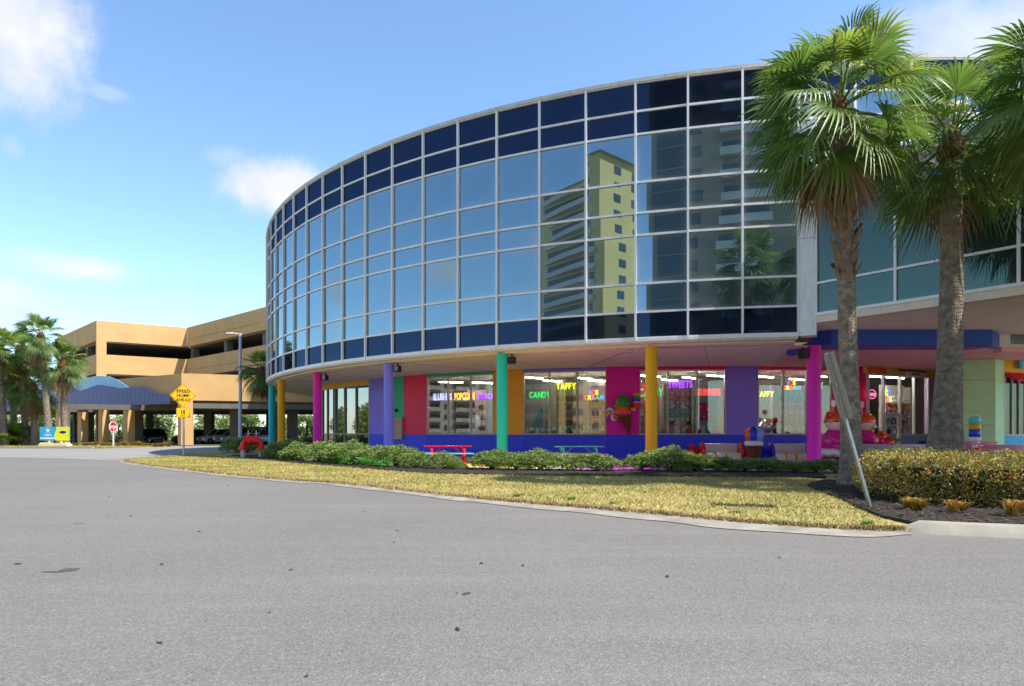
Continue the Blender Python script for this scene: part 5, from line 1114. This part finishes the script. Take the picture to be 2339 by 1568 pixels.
for k, (m_, a, b) in enumerate(((MYe, 899, 905), (MGr, 905, 912), (MBl, 912, 918), (MPk, 918, 922), (MR, 922, 932))):
    mb = MB(); cf.box(mb, cs(1446), cs(1461), .12, .3, cz_(b), cz_(a)-.004); mb.build('popsicle_band', m_, t)
mb = MB(); cf.box(mb, cs(1440), cs(1451), .14, .24, cz_(940), cz_(932)); mb.build('popsicle_stick', MYe, t)
# big plush-like candy bears sitting in frosted cups
def candy_bear(label, loc, rz):
    t = thing('candy_bear', label, 'statue', loc, rz)
    mb = MB(); mb.lathe([(.36, 0), (.42, .04), (.55, .42), (.56, .46)], 28); mb.build('cup', MBr if False else gloss('maroon', '#7c1423'), t, True)
    mb = MB(); mb.lathe([(.56, .38), (.64, .44), (.66, .54), (.56, .64), (.3, .68)], 36, wave=lambda a, i: (1+.03*math.sin(a*9), .05*math.sin(a*9) if i == 0 else 0)); mb.build('frosting', MWh, t, True, 60)
    mb = MB(); mb.lathe([(.34, .6), (.50, .72), (.55, .95), (.48, 1.2), (.33, 1.4), (.2, 1.48)], 24); mb.build('body', MM, t, True, 70)
    for s in (-1, 1): mb = MB(); mb.tube([(s*.36, -.1, 1.25), (s*.52, -.32, 1.05), (s*.42, -.52, .95)], [.15, .14, .13], 12); mb.ball((s*.42, -.54, .95), .14); mb.build('arm', MM, t, True, 70)
    for s in (-1, 1): mb = MB(); mb.tube([(s*.25, -.25, .78), (s*.32, -.62, .74)], [.2, .17], 12); mb.ball((s*.32, -.64, .74), .19); mb.build('leg', MM, t, True, 70)
    mb = MB(); mb.ball((0, -.05, 1.72), (.46, .42, .38), 20, 12); hd = mb.build('head', gloss('blush', '#f4d3d0'), t, True, 70)
    mb = MB(); mb.lathe([(.465, 1.74), (.475, 1.84), (.40, 2.02), (.22, 2.12), (.03, 2.15)], 28, (0, -.03, 0), lambda a, i: (1, .06*math.sin(a*7) if i == 0 else 0)); mb.build('icing_hair', MO, hd, True, 60)
    for s in (-1, 1):
        mb = MB(); mb.ball((s*.42, -.02, 2.02), (.16, .1, .17)); mb.build('ear', MR, hd, True, 70)
        mb = MB(); mb.ball((s*.18, -.43, 1.74), (.045, .03, .06)); mb.build('eye', MO, hd, True, 70)
    mb = MB(); mb.ball((0, -.44, 1.60), (.16, .12, .11)); mb.build('muzzle', MWh, hd, True, 70); mb = MB(); mb.ball((0, -.56, 1.65), (.07, .05, .05)); mb.build('nose', gloss('black', '#120c10'), hd, True, 70)
    mb = MB(); mb.ball((0, -.36, 1.40), (.11, .08, .10)); mb.build('bow', MYe, t, True, 70); mb = MB(); mb.ball((.1, -.52, .98), (.13, .05, .13)); mb.build('orange_slice', MYe, t, True, 70)
    mb = MB(); mb.tube([(-.12, 0, 2.1), (-.16, 0, 2.42)], .015, 6); st_ = mb.build('lollipop_stick', MWh, hd); mb = MB(); mb.tube([(-.16, -.03, 2.52), (-.16, .03, 2.52)], .15, 18); mb.build('lollipop', MPk, st_, True, 40)
candy_bear('pink candy bear statue with lollipop beside the wide magenta column', P(1908, 1040, 28.2).to_2d().to_3d()+Vector((0, 0, .06)), R_(28))
candy_bear('pink candy bear statue sitting before the shop entrance behind the palm', P(1972, 1040, 29.5).to_2d().to_3d()+Vector((0, 0, .06)), R_(40))
q = P(2026, 1010, 30.0)
t = thing('candy_bird', 'orange and yellow toy bird figure by the shop door', 'statue', (q.x, q.y, .06))
mb = MB(); mb.lathe([(.12, 0), (.14, .05), (.05, .1), (.05, .62)], 16); mb.build('stand', MM, t, True); mb = MB(); mb.ball((0, 0, .86), (.34, .22, .26)); mb.build('body', MR, t, True, 70); mb = MB(); mb.ball((-.24, -.05, 1.14), (.17, .16, .16)); mb.build('head', MO, t, True, 70)
mb = MB(); mb.tube([(-.38, -.08, 1.13), (-.58, -.12, 1.06)], [.07, .01], 8); mb.build('beak', MYe, t, True); mb = MB(); mb.lathe([(.30, 1.24), (.28, 1.27), (.14, 1.28), (.12, 1.38)], 18, (-.24, -.05, 0)); mb.build('hat', MO, t, True); mb = MB(); mb.tube([(.25, 0, .9), (.62, .05, 1.02)], [.14, .05], 8); mb.build('tail', MGr, t, True)
def cupcake(label, x, d, s, mcup, mtop, group=None):
    q = P(x, 1040, d); t = thing('cupcake_stool', label, 'stool', (q.x, q.y, .06), 0, group); t.scale = (s, s, s)
    mb = MB(); mb.lathe([(.40, 0), (.43, .03), (.56, .52), (.57, .56)], 30, wave=lambda a, i: (1+.02*math.sin(a*15), 0)); mb.build('cup', mcup, t, True, 60)
    mb = MB(); mb.lathe([(.575, .38), (.62, .46), (.64, .74), (.70, .80), (.66, .84), (.56, .72), (.2, .70)], 40, wave=lambda a, i: (1+.02*math.sin(a*8+1), .07*math.sin(a*8) if i == 0 else 0)); mb.build('frosting', mtop, t, True, 60)
GC = 'frosted cups round the shop entrance'
cupcake('wide grey white frosted cup seat behind the leaning palm trunk', 1999, 27.5, 1.0, MR, gloss('grey', '#b9b3bd')); cupcake('frosted cup seat in front of the white shop door', 2041, 26.6, .95, gloss('maroon', '#7c1423'), gloss('grey', '#b9b3bd'))
cupcake('cream cup seat with yellow base before the lavender wall', 2083, 27.6, 1.0, MYe, MWh); cupcake('red cup seat with pink frosting against the green wall', 2227, 28.8, 1.12, MR, MPk); cupcake('red cup seat with pink frosting before the sky blue wall', 2289, 26.0, 1.0, MR, MPk)
cupcake('grey frosted cup seat beside the smooth palm trunk', 2115, 26.5, .9, MR, gloss('grey', '#b9b3bd'))
q = P(2226, 1040, 25.6)
t = thing('popsicle_post', 'striped popsicle post standing behind the hedge by green wall', 'statue', (q.x, q.y, .06))
mb = MB(); mb.tube([(0, 0, 0), (0, 0, .9)], .09, 12); mb.build('stick', MWh, t, True)
for z0, z1, r_, m_ in ((.86, 1.0, .17, MPk), (1.0, 1.15, .2, MWh), (1.15, 1.42, .19, MBl), (1.42, 1.62, .2, MYe), (1.62, 1.92, .19, MTe)): mb = MB(); mb.lathe([(r_*.9, z0), (r_, z0+.02), (r_, z1-.02), (r_*.9, z1)], 16); mb.build('band', m_, t, True, 50)
mb = MB(); mb.ball((0, 0, 1.92), (.17, .17, .1)); mb.build('tip', MWh, t, True); mb = MB(); mb.ball((0, -.08, .62), (.13, .12, .15)); mb.build('cherry', MR, t, True)

# ------------------------------------------------------------------ inside the shop windows
def neon(name, c, s=1.1): return emit_mat('neon_'+name, c, s)
NL, NO, NP, NG, NY, NR, NB_, NPk = neon('lavender', '#a79bff'), neon('amber', '#ffb43a'), neon('purple', '#a43bff'), neon('green', '#1fbf5a'), neon('yellow', '#f7e813'), neon('red', '#ff3226'), neon('blue', '#3a74ff'), neon('pink', '#ff6fa0')
def sgn(text, win, x0, x1, y0, y1, m, label, mats=None, text2=None, o=-.45):
    f = wall_frames[win]; k = lambda x: (lambda q: (f.A.x-q*f.A.y)/(q*f.u.y-f.u.x))((x-CX)/F)
    d = f.p(k((x0+x1)/2), o, 0).y; sc = d/f.p(k((x0+x1)/2), 0, 0).y; z0, z1 = H+(HY-y1)/F*d, H+(HY-y0)/F*d
    s0, s1 = k(x0), k(x1); t = thing('neon_sign', label, 'neon sign', f.p((s0+s1)/2, o, z0), in_world=True)
    if text2:
        h = (z1-z0)/2; letters(text, t, f, (s0+s1)/2, o, z0+h, h*1.2, m, .06, .1, fit=(s1-s0)*.7, mats=mats); letters(text2, t, f, (s0+s1)/2, o, z0, h*1.2, m, .06, .1, fit=(s1-s0), mats=mats[1:]+mats[:1])
    else: letters(text, t, f, (s0+s1)/2, o, z0, (z1-z0)*1.38, m, .06, .08, fit=(s1-s0), mats=mats)
    for s in (s0+.1, s1-.1): mb = MB(); mb.tube([f.p(s, o-.03, z1-.02), f.p(s, o-.03, ZS-.01)], .006, 5); mb.build('hanging_wire', M_black, t)
sgn('SLUSHIES', 'w1', 979, 1022, 899, 914, NL, 'lavender neon lettering in the window beside the red panel')
sgn('POPCORN', 'w1', 1028, 1074, 897, 913, NO, 'amber popcorn neon lettering in the window')
sgn('SNACKS', 'w1', 1080, 1126, 898, 911, NP, 'purple neon lettering in the window left of the orange panel')
sgn('CANDY', 'w2', 1204, 1252, 895, 909, NG, 'green candy neon lettering left of the yellow taffy lettering')
sgn('TAFFY', 'w2', 1266, 1312, 875, 889, NY, 'yellow taffy neon lettering above jar shelves')
sgn('ICE', 'w2', 1330, 1376, 890, 913, NY, 'multicoloured ice cream lettering next to magenta panel', [NB_, NR, NY, NPk, NG], 'CREAM')
sgn('CANDY', 'w3', 1463, 1518, 887, 906, NG, 'green candy neon lettering behind the yellow column')
sgn('SWEETS', 'w3', 1530, 1586, 869, 886, NP, 'bright purple sweets neon lettering')
sgn('GUMMIES', 'w3', 1595, 1651, 888, 903, NR, 'red gummies neon lettering')
sgn('TAFFY', 'w4', 1734, 1776, 894, 906, NY, 'yellow taffy neon lettering above the mirror ball')
sgn('ICE', 'w4', 1796, 1838, 869, 890, NY, 'multicoloured ice cream lettering beside the wide magenta column', [NB_, NR, NY, NR, NG], 'CREAM')
sgn('CANDY', 'w4', 1850, 1890, 873, 888, NG, 'green candy neon lettering right of the wide magenta column')
# entrance signs
t = thing('open_sign', 'oval pink and white open sign in the entrance glass', 'sign', ef.p(es(1997), -.1, 3.1), in_world=True)
mb = MB(); mb.tube([ef.p(es(1997)+.30*math.cos(a), -.12, 3.32+.22*math.sin(a)) for a in np.linspace(0, 2*math.pi, 25)], .02, 6); mb.build('rim', NPk, t, True); letters('OPEN', t, ef, es(1997), -.12, 3.23, .22, NPk, .05, .1, fit=.44)
t = thing('ice_cream_sign', 'stacked rainbow ice cream lettering above the white shop door', 'sign', ef.p(es(2038), -.3, 2.9), in_world=True)
letters('ICE', t, ef, es(2038), -.3, 3.32, .36, NR, .06, .1, fit=.5, mats=[NR, NY, NB_]); letters('CREAM', t, ef, es(2038), -.3, 2.98, .36, NR, .06, .08, fit=.72, mats=[NB_, NG, NR, NPk, NY])
t = thing('shop_sign', 'white rounded shop sign with dark script above the entrance glass', 'sign', ef.p(es(2088), .1, 4.3), in_world=True)
mb = MB(); ef.box(mb, es(2066), es(2108), .02, .10, 4.33, 4.56); pl = mb.build('board', M_white, t); mb = MB(); ef.box(mb, es(2069), es(2105), .101, .106, 4.37, 4.52); mb.build('face', NPk if False else gloss('signpink', '#f3cfd8', .5), pl); letters('SWEETS', pl, ef, es(2087), .115, 4.39, .16, M_black, .01, .12, fit=.75)
mb = MB(); ef.box(mb, es(2050), es(2112), .0205, .06, 4.565, 4.63); mb.build('script_bar', M_black, t)
# fluorescent tubes
M_tube = emit_mat('fluorescent_tube', (1, .98, .94), 45.0)
tube_me = MB().bbox(-.75, .75, -.022, .022, -.02, .02, .008).mesh('tube', M_tube); hous = MB().box(-.77, .77, -.05, .05, .022, .05).mesh('housing', M_white)
for i, (x, dd) in enumerate(((1030, 3), (1105, 4.6), (1215, 2.2), (1262, 4.8), (1335, 3.4), (1368, 5.4), (1485, 2.4), (1530, 5.2), (1575, 3.6), (1640, 2.4), (1745, 3), (1820, 4.8), (1875, 2.5), (1985, 2.5), (1975, 4.2))):
    a = wall_pt(x); k = (a[1]+dd)/a[1]; tp = (a[0]*k, a[1]*k, 4.44) if x < 1960 else tuple(ef.p(1.2 if x > 1980 else 3.2, -.75, 4.3))  # the entrance pair is added to brighten its dark interior
    o = thing('ceiling_light', 'lit fluorescent ceiling tube inside the candy shop', 'ceiling light', tp, R_(20+(i*37) % 30), 'fluorescent tubes in the shop')
    put('tube', tube_me, o); put('housing', hous, o); mb = MB(); mb.tube([(0, 0, .05), (0, 0, ZS-tp[2]-.005)], .01, 5); mb.build('rod', M_galv, o)
# shelves with plush toys and jars
def plush_mesh(c1, c2):
    mb = MB(); mb.ball((0, 0, .11), (.12, .11, .12), 10, 6); mb.cur = 1; mb.ball((0, -.03, .27), (.105, .10, .10), 10, 6); mb.cur = 0
    for s in (-1, 1): mb.ball((s*.085, -.01, .36), (.04, .03, .045), 8, 5); mb.ball((s*.11, -.07, .13), (.045, .05, .06), 8, 5); mb.ball((s*.07, -.10, .04), (.05, .07, .045), 8, 5)
    return mb.mesh('plush_toy', [c1, c2], True, 70)
pm = lambda n, c: mat('plush_'+n, c, .95, .12, 9)
PC = dict(black=plush_mesh(pm('black', '#141318'), pm('white', '#e6e2dc')), white=plush_mesh(pm('white', '#e6e2dc'), pm('white', '#e6e2dc')), teal=plush_mesh(pm('teal', '#3f9c97'), pm('teal2', '#74c0b8')), brown=plush_mesh(pm('brown', '#7b5a45'), pm('tan', '#b89a80')),
          pink=plush_mesh(pm('pink', '#d8647c'), pm('pink2', '#eea0aa')), red=plush_mesh(pm('red', '#c21d2a'), pm('red2', '#d85a55')), grey=plush_mesh(pm('grey', '#8a8792'), pm('grey2', '#bcb9c2')), orange=plush_mesh(pm('orange', '#d98033'), pm('orange2', '#e6b083')))
M_shelf = mat('shelf_board', '#b98d86', .6, .08, 3); M_shelfw = mat('shelf_white', '#d8d3cc', .5)
jar_me = {}
JN = dict(zip('#c8322f #3f8a3a #d9952b #6a8f3c #b84d6a #8a6a3c #2c6b35 #1d2f1f #b84d4a #40403c #c8506a #d06a62 #a58a4a #d8647c #e8d9d0 #3f9c97 #e6b083 #c21d2a #e8a80c #6f5cba #c8a04a #6a4a2c'.split(), 'red green amber lime rose brown darkgreen blackish brick charcoal pink coral mustard pink cream teal peach red yellow purple golden chocolate'.split()))
def jar(c):
    if c not in jar_me:
        m = mat('candy_jar_'+c.strip('#'), c, .25, .2, 30); mb = MB(); mb.lathe([(.055, 0), (.06, .02), (.06, .2), (.045, .23)], 10); mb.cur = 1; mb.lathe([(.05, .232), (.05, .27), (.02, .28)], 10); jar_me[c] = mb.mesh('candy_jar', [m, M_shelfw], True, 40)
    return jar_me[c]
def shelf_unit(win, s0, s1, o, zs, label, fill, mb_mat=None):
    f = wall_frames[win] if isinstance(win, str) else win; t = thing('display_shelf', label, 'shelf', f.p((s0+s1)/2, o, .06), in_world=True); m = mb_mat or M_shelf
    mb = MB(); f.box(mb, s0, s1, o-.42, o-.38, .06, 4.0); mb.build('back_panel', m, t)
    for z in zs: mb = MB(); f.box(mb, s0+.03, s1-.03, o-.378, o, z-.03, z); mb.build('shelf', m, t)
    for s in (s0, s1-.03): mb = MB(); f.box(mb, s, s+.03-.002, o-.378, o, .06, 3.9); mb.build('side_panel', m, t)
    nm = label.replace(' inside the window', '').replace(' inside', ' behind')
    for iz, (z, (kind_, cols, n)) in enumerate(zip(zs, fill)):
        row = ('bottom', 'second', 'third', 'fourth', 'fifth')[iz]+' row of the '+nm
        for k in range(n):
            p = f.p(s0+(s1-s0)*(k+.6)/(n+.2), o-.18, z)
            if kind_ == 'plush':
                c = cols[k % len(cols)]; q = put('plush_toy', PC[c], None, p, (0, 0, f.rz+rnd.uniform(-.4, .4)), (rnd.uniform(1.0, 1.2),)*3); tag(q, '%s plush toy on the %s' % (c, row), 'plush toy', 'plush toys on the '+nm)
            else:
                c = cols[k % len(cols)]; q = put('candy_jar', jar(c), None, p, None, (1.25, 1.25, 1.35)); tag(q, '%s candy jar, %s' % (JN[c], row), 'jar', 'candy jars on the '+nm)
def sill_row(win, s0, s1, n, cols, label):
    f = wall_frames[win]; t = thing('sill_display', label, 'display ledge', f.p((s0+s1)/2, -.7, .06), in_world=True)
    mb = MB(); f.box(mb, s0, s1, -1.0, -.35, 1.22, 1.28); mb.build('ledge', M_shelfw, t); mb = MB(); f.box(mb, s0+.05, s1-.05, -.9, -.45, .06, 1.218); mb.build('plinth', M_shelfw, t)
    for k in range(n):
        c = cols[k % len(cols)]; p = f.p(s0+(s1-s0)*(k+.5)/n, -.55-.12*(k % 2), 1.28); q = put('plush_toy', PC[c], None, p, (0, 0, f.rz+rnd.uniform(-.5, .5)), (rnd.uniform(.9, 1.15),)*3)
        tag(q, '%s plush toy sitting along the %s' % (c, label), 'plush toy', 'plush toys along the '+label)
W2, W3, W4 = wall_frames['w2'].w, wall_frames['w3'].w, wall_frames['w4'].w
sill_row('w2', .15, W2-.15, 13, ['black', 'white', 'grey', 'black'], 'white ledge under the taffy lettering')
sill_row('w3', .15, W3-.15, 12, ['red', 'white', 'grey', 'red'], 'white ledge under the sweets lettering')
sill_row('w4', 1.45, W4-.15, 8, ['black', 'white', 'brown'], 'white ledge right of the mirror ball')
jc = ['#c8322f', '#3f8a3a', '#d9952b', '#6a8f3c', '#b84d6a', '#8a6a3c']
shelf_unit('w2', 1.42, 2.75, -1.4, [1.35, 1.75, 2.15, 2.6, 3.05], 'white jar shelf inside the window below taffy lettering', [('jar', ['#2c6b35', '#3f8a3a', '#1d2f1f'], 9), ('jar', ['#b84d4a', '#40403c'], 9), ('jar', ['#c8506a', '#d06a62'], 9), ('jar', ['#a58a4a', '#c8322f', '#6a8f3c'], 9), ('jar', jc, 9)], M_shelfw)
shelf_unit('w3', 1.45, 2.9, -1.3, [1.35, 1.78, 2.2, 2.65, 3.1], 'plush shelf inside the window below sweets lettering', [('plush', ['black', 'red'], 5), ('plush', ['orange', 'black', 'white'], 5), ('plush', ['teal'], 5), ('plush', ['grey', 'white'], 5), ('plush', ['brown', 'orange'], 5)])
shelf_unit('w4', 1.35, W4-.1, -1.4, [1.35, 1.78, 2.2, 2.65, 3.1], 'plush shelf inside the window beside the wide magenta column', [('plush', ['black', 'white'], 8), ('plush', ['red', 'brown'], 8), ('plush', ['pink'], 8), ('plush', ['brown', 'grey'], 8), ('plush', ['teal'], 8)])
shelf_unit(ef, es(2060)+.75, es(2118)+.75, -1.4, [1.35, 1.78, 2.2, 2.65, 3.0], 'white toy shelf inside the entrance glass', [('plush', ['black', 'white'], 4), ('plush', ['teal', 'grey'], 4), ('plush', ['white', 'grey'], 4), ('plush', ['pink', 'orange'], 4), ('plush', ['white'], 4)], M_shelfw)
shelf_unit('w2', 3.0, 4.3, -2.6, [1.35, 1.8, 2.3, 2.8], 'pink candy shelf inside the window below ice cream lettering', [('jar', ['#d8647c', '#e8d9d0'], 9), ('jar', ['#3f9c97', '#e6b083', '#c21d2a'], 9), ('jar', ['#e8a80c', '#6f5cba'], 9), ('jar', jc, 9)], COLM['lilac'])
shelf_unit('w1', .3, 1.7, -3.4, [1.3, 1.8, 2.3, 2.8], 'brown snack shelf inside the window beside the red panel', [('jar', ['#8a6a3c', '#c8a04a'], 9), ('jar', ['#6a4a2c', '#d9952b'], 9), ('jar', ['#b84d4a', '#c8a04a'], 9), ('jar', jc, 9)])
shelf_unit('w3', .25, 1.3, -2.0, [1.35, 1.8, 2.3, 2.75], 'mixed toy shelf inside the window behind the yellow column', [('plush', ['red', 'orange'], 4), ('plush', ['teal', 'pink'], 4), ('plush', ['white', 'grey'], 4), ('plush', ['brown', 'pink'], 4)], COLM['red'])
f = wall_frames['w3']; t = thing('strawberry_panel', 'dark red painted panel on green board inside the window below gummies lettering', 'panel', f.p(3.5, -1.2, .06), in_world=True)
mb = MB(); f.box(mb, 3.02, 4.2, -1.30, -1.22, .06, 3.3); bd = mb.build('board', COLM['green'], t); mb = MB(); f.box(mb, 3.2, 3.95, -1.218, -1.19, 2.0, 2.95); fr_ = mb.build('picture', mat('picture_red', '#8c2b38', .6, .1), bd)
for a, z in ((3.35, 2.75), (3.7, 2.6), (3.5, 2.2), (3.8, 2.35), (3.3, 2.4)): mb = MB(); mb.tube([f.p(a, -1.19, z), f.p(a, -1.182, z)], .04, 10); mb.build('dot', M_shelfw, fr_)
f = wall_frames['w2']; t = thing('slide_prop', 'blue and yellow slide shaped prop inside the window under candy lettering', 'prop', f.p(.75, -1.3, .06), in_world=True)
for pts_, m_, nm in (([(.15, 1.3), (1.05, 1.3), (.95, 2.4), (.75, 2.75), (.45, 2.3), (.2, 2.0)], gloss('propblue', '#2f7fa8'), 'blue_side'), ([(.98, 1.35), (1.36, 1.35), (1.2, 1.9), (.92, 2.65), (.84, 2.5)], gloss('propgold', '#c08a2a'), 'gold_slide')):
    mb = MB(); n = len(pts_); mb.add([f.p(a, o, z) for o in (-1.1, -1.2 if nm == 'gold_slide' else -1.3) for a, z in pts_], [tuple(range(n)), tuple(range(2*n-1, n-1, -1))]+[(i, n+i, n+(i+1) % n, (i+1) % n) for i in range(n)]); mb.build(nm, m_, t)
mb = MB(); mb.tube([f.p(.88, -1.05, 1.3), f.p(.86, -1.05, 2.0), f.p(.9, -1.05, 2.7)], .05, 8); mb.build('rail', M_shelfw, t, True); mb = MB(); f.box(mb, .12, 1.3, -1.35, -1.305, .06, 1.3); mb.build('base', M_shelfw, t)
f = wall_frames['w4']; t = thing('mirror_ball', 'large shiny silver ball in the window under taffy lettering', 'ball', f.p(.65, -.8, .06), in_world=True)
mb = MB(); mb.ball(f.p(.72, -.8, 1.68), .38, 24, 16); mb.build('globe', mat('mirror_silver', (.75, .72, .72), .06, .02, metal=1.0), t, True, 70); mb = MB(); f.box(mb, .35, 1.1, -1.1, -.5, .06, 1.30); mb.build('plinth', M_shelfw, t)
f = wall_frames['w1']; t = thing('popcorn_counter', 'red and white counter with black machine inside the window below purple lettering', 'counter', f.p(3.2, -1.4, .06), in_world=True)
mb = MB(); f.box(mb, 2.5, 3.8, -2.0, -1.3, .06, 1.7); mb.build('counter', mat('counter_red', '#8c2b2b', .6), t); mb = MB(); f.box(mb, 3.0, 3.6, -1.9, -1.4, 1.702, 2.2); mb.build('machine', gloss('black', '#120c10'), t)
mb = MB(); f.box(mb, 1.95, 2.45, -1.9, -1.4, .06, 2.4); mb.build('cabinet', M_shelfw, t)
t = thing('curtain', 'grey vertical drape inside the window left of the popcorn lettering', 'curtain', f.p(1.0, -2.2, .06), in_world=True)
mb = MB(); xs = np.linspace(.1, 1.9, 60); mb.add([f.p(x, -2.2+.05*math.sin(x*34), z) for z in (.06, 3.3) for x in xs], [(i, i+1, 61+i, 60+i) for i in range(59)]); mb.build('drape', mat('drape_cloth', '#7d7a6c', .9, .1, 4), t, True)

# ------------------------------------------------------------------ condominium towers across the street (seen mirrored in the glass)
M_tw_y = mat('tower_yellow', (.85, .66, .27), .85, .05, .2); M_tw_w = mat('tower_white', (.72, .68, .58), .8, .05, .3); M_tw_b = mat('tower_beige', (.40, .32, .23), .85, .06, .2); M_tw_g = mat('tower_glass', (.05, .08, .09), .12, .1, .5, spec=.8); M_tw_r = mat('tower_roof', (.45, .42, .33), .8)
def tower(label, A, B, depth, hgt, floors, mw, wins, balc, side_w=3, gable=True, glass_strip=None):
    """Front runs A to B facing the street (normal on the right hand of A->B); wins/balc: spans along the front."""
    f = Frame(A, B); t = thing('condominium_tower', label, 'building', (*on_line(A, B, .5), 0), in_world=True); w = f.w; fh = (hgt-2)/floors
    mb = MB(); f.box(mb, 0, w, -depth, 0, 0, hgt); wall = mb.build('wall', mw, t)
    if gable:
        mb = MB(); mb.add([f.p(-.8, .8, hgt), f.p(w+.8, .8, hgt), f.p(w+.8, -depth-.8, hgt), f.p(-.8, -depth-.8, hgt), f.p(w*.3, -depth*.5, hgt+3.5), f.p(w*.7, -depth*.5, hgt+3.5)], [(3, 2, 1, 0), (0, 1, 5, 4), (2, 3, 4, 5), (1, 2, 5), (3, 0, 4)]); mb.build('roof', M_tw_r, t)
    wm = {}
    for k in range(floors):
        z = 1.6+k*fh
        for s0, s1 in wins:
            if s1-s0 not in wm: wm[s1-s0] = MB().box(-(s1-s0)/2, (s1-s0)/2, -.06, .05, 0, fh*.48).mesh('window', M_tw_g)
            put('window', wm[s1-s0], t, f.p((s0+s1)/2, .02, z+fh*.2), (0, 0, f.rz), world_space=True)
        for s0, s1 in balc:
            mb = MB(); f.box(mb, s0, s1, .002, 1.5, z-.12, z+.06); b = mb.build('balcony', M_tw_w, t); mb = MB(); f.box(mb, s0, s1, 1.42, 1.5, z+.06, z+1.0); mb.build('railing', M_tw_w, b)
            mb = MB(); f.box(mb, s0+.3, s1-.3, .003, .05, z+.1, z+fh*.72); mb.build('glass_door', M_tw_g, b)
        for sd, x in ((1, w+.0), (-1, 0)):
            if not side_w: continue
            for j in range(side_w):
                o = -depth*(j+.5)/side_w; key = ('s', sd)
                if key not in wm: wm[key] = MB().box(-.05, .06, -1.0, 1.0, 0, fh*.48).mesh('window', M_tw_g)
                put('window', wm[key], t, f.p(x, o, z+fh*.2), (0, 0, f.rz), world_space=True)
    if glass_strip:
        mb = MB(); f.box(mb, glass_strip[0], glass_strip[1], .004, .3, 2, hgt-1); gs = mb.build('stair_glass', M_tw_g, t)
        for k in range(floors): mb = MB(); f.box(mb, glass_strip[0], glass_strip[1], .302, .36, 1.6+k*fh, 1.75+k*fh); mb.build('spandrel', M_tw_b, gs)
    return t
tw = tower('sunlit yellow condominium tower with white balconies mirrored in the glass', (-46, -90), (-50, -58), 50, 54, 17, M_tw_y, [(13.5, 16), (20, 22.5), (26, 28)], [(1, 10)], 0)
f = Frame((-50, -58.0), (-99.6, -64.2))
for k in range(17):
    z = 1.6+k*3.06; mb = MB(); mb.add([f.p(a, .004, z-.1) for a in (2, 10, 18, 26, 34)]+[f.p(a, o, z-.1) for a, o in ((34, .6), (26, 1.8), (18, 2.3), (10, 1.8), (2, .6))]+[f.p(a, .004, z+.95) for a in (2, 10, 18, 26, 34)]+[f.p(a, o, z+.95) for a, o in ((34, .6), (26, 1.8), (18, 2.3), (10, 1.8), (2, .6))],
        [tuple(range(9, -1, -1)), tuple(range(10, 20))]+[(i, (i+1) % 10, 10+(i+1) % 10, 10+i) for i in range(10)]); b = mb.build('balcony', M_tw_w, tw)
    mb = MB(); f.box(mb, 2.5, 33.5, .002, .06, z+.97, z+2.5); mb.build('glass_door', M_tw_g, b)
    for a in (38, 42, 46): mb = MB(); f.box(mb, a, a+2, .002, .06, z+.6, z+2.1); mb.build('window', M_tw_g, tw)
tower('tall beige tower with dark glass stair strip mirrored in the glass', (24, -50), (-23, -44), 20, 78, 24, M_tw_b, [(31.5, 33.3), (35, 36.6), (3, 5), (8, 10)], [(14, 29)], 0, False, (39.5, 46.5))
tower('lower cream apartment block mirrored in the wing glass', (-135, -38), (-135, 10), 18, 19, 6, M_tw_w, [(k*6+1, k*6+3) for k in range(7)], [(4, 10), (16, 22), (28, 34)], 3, True)
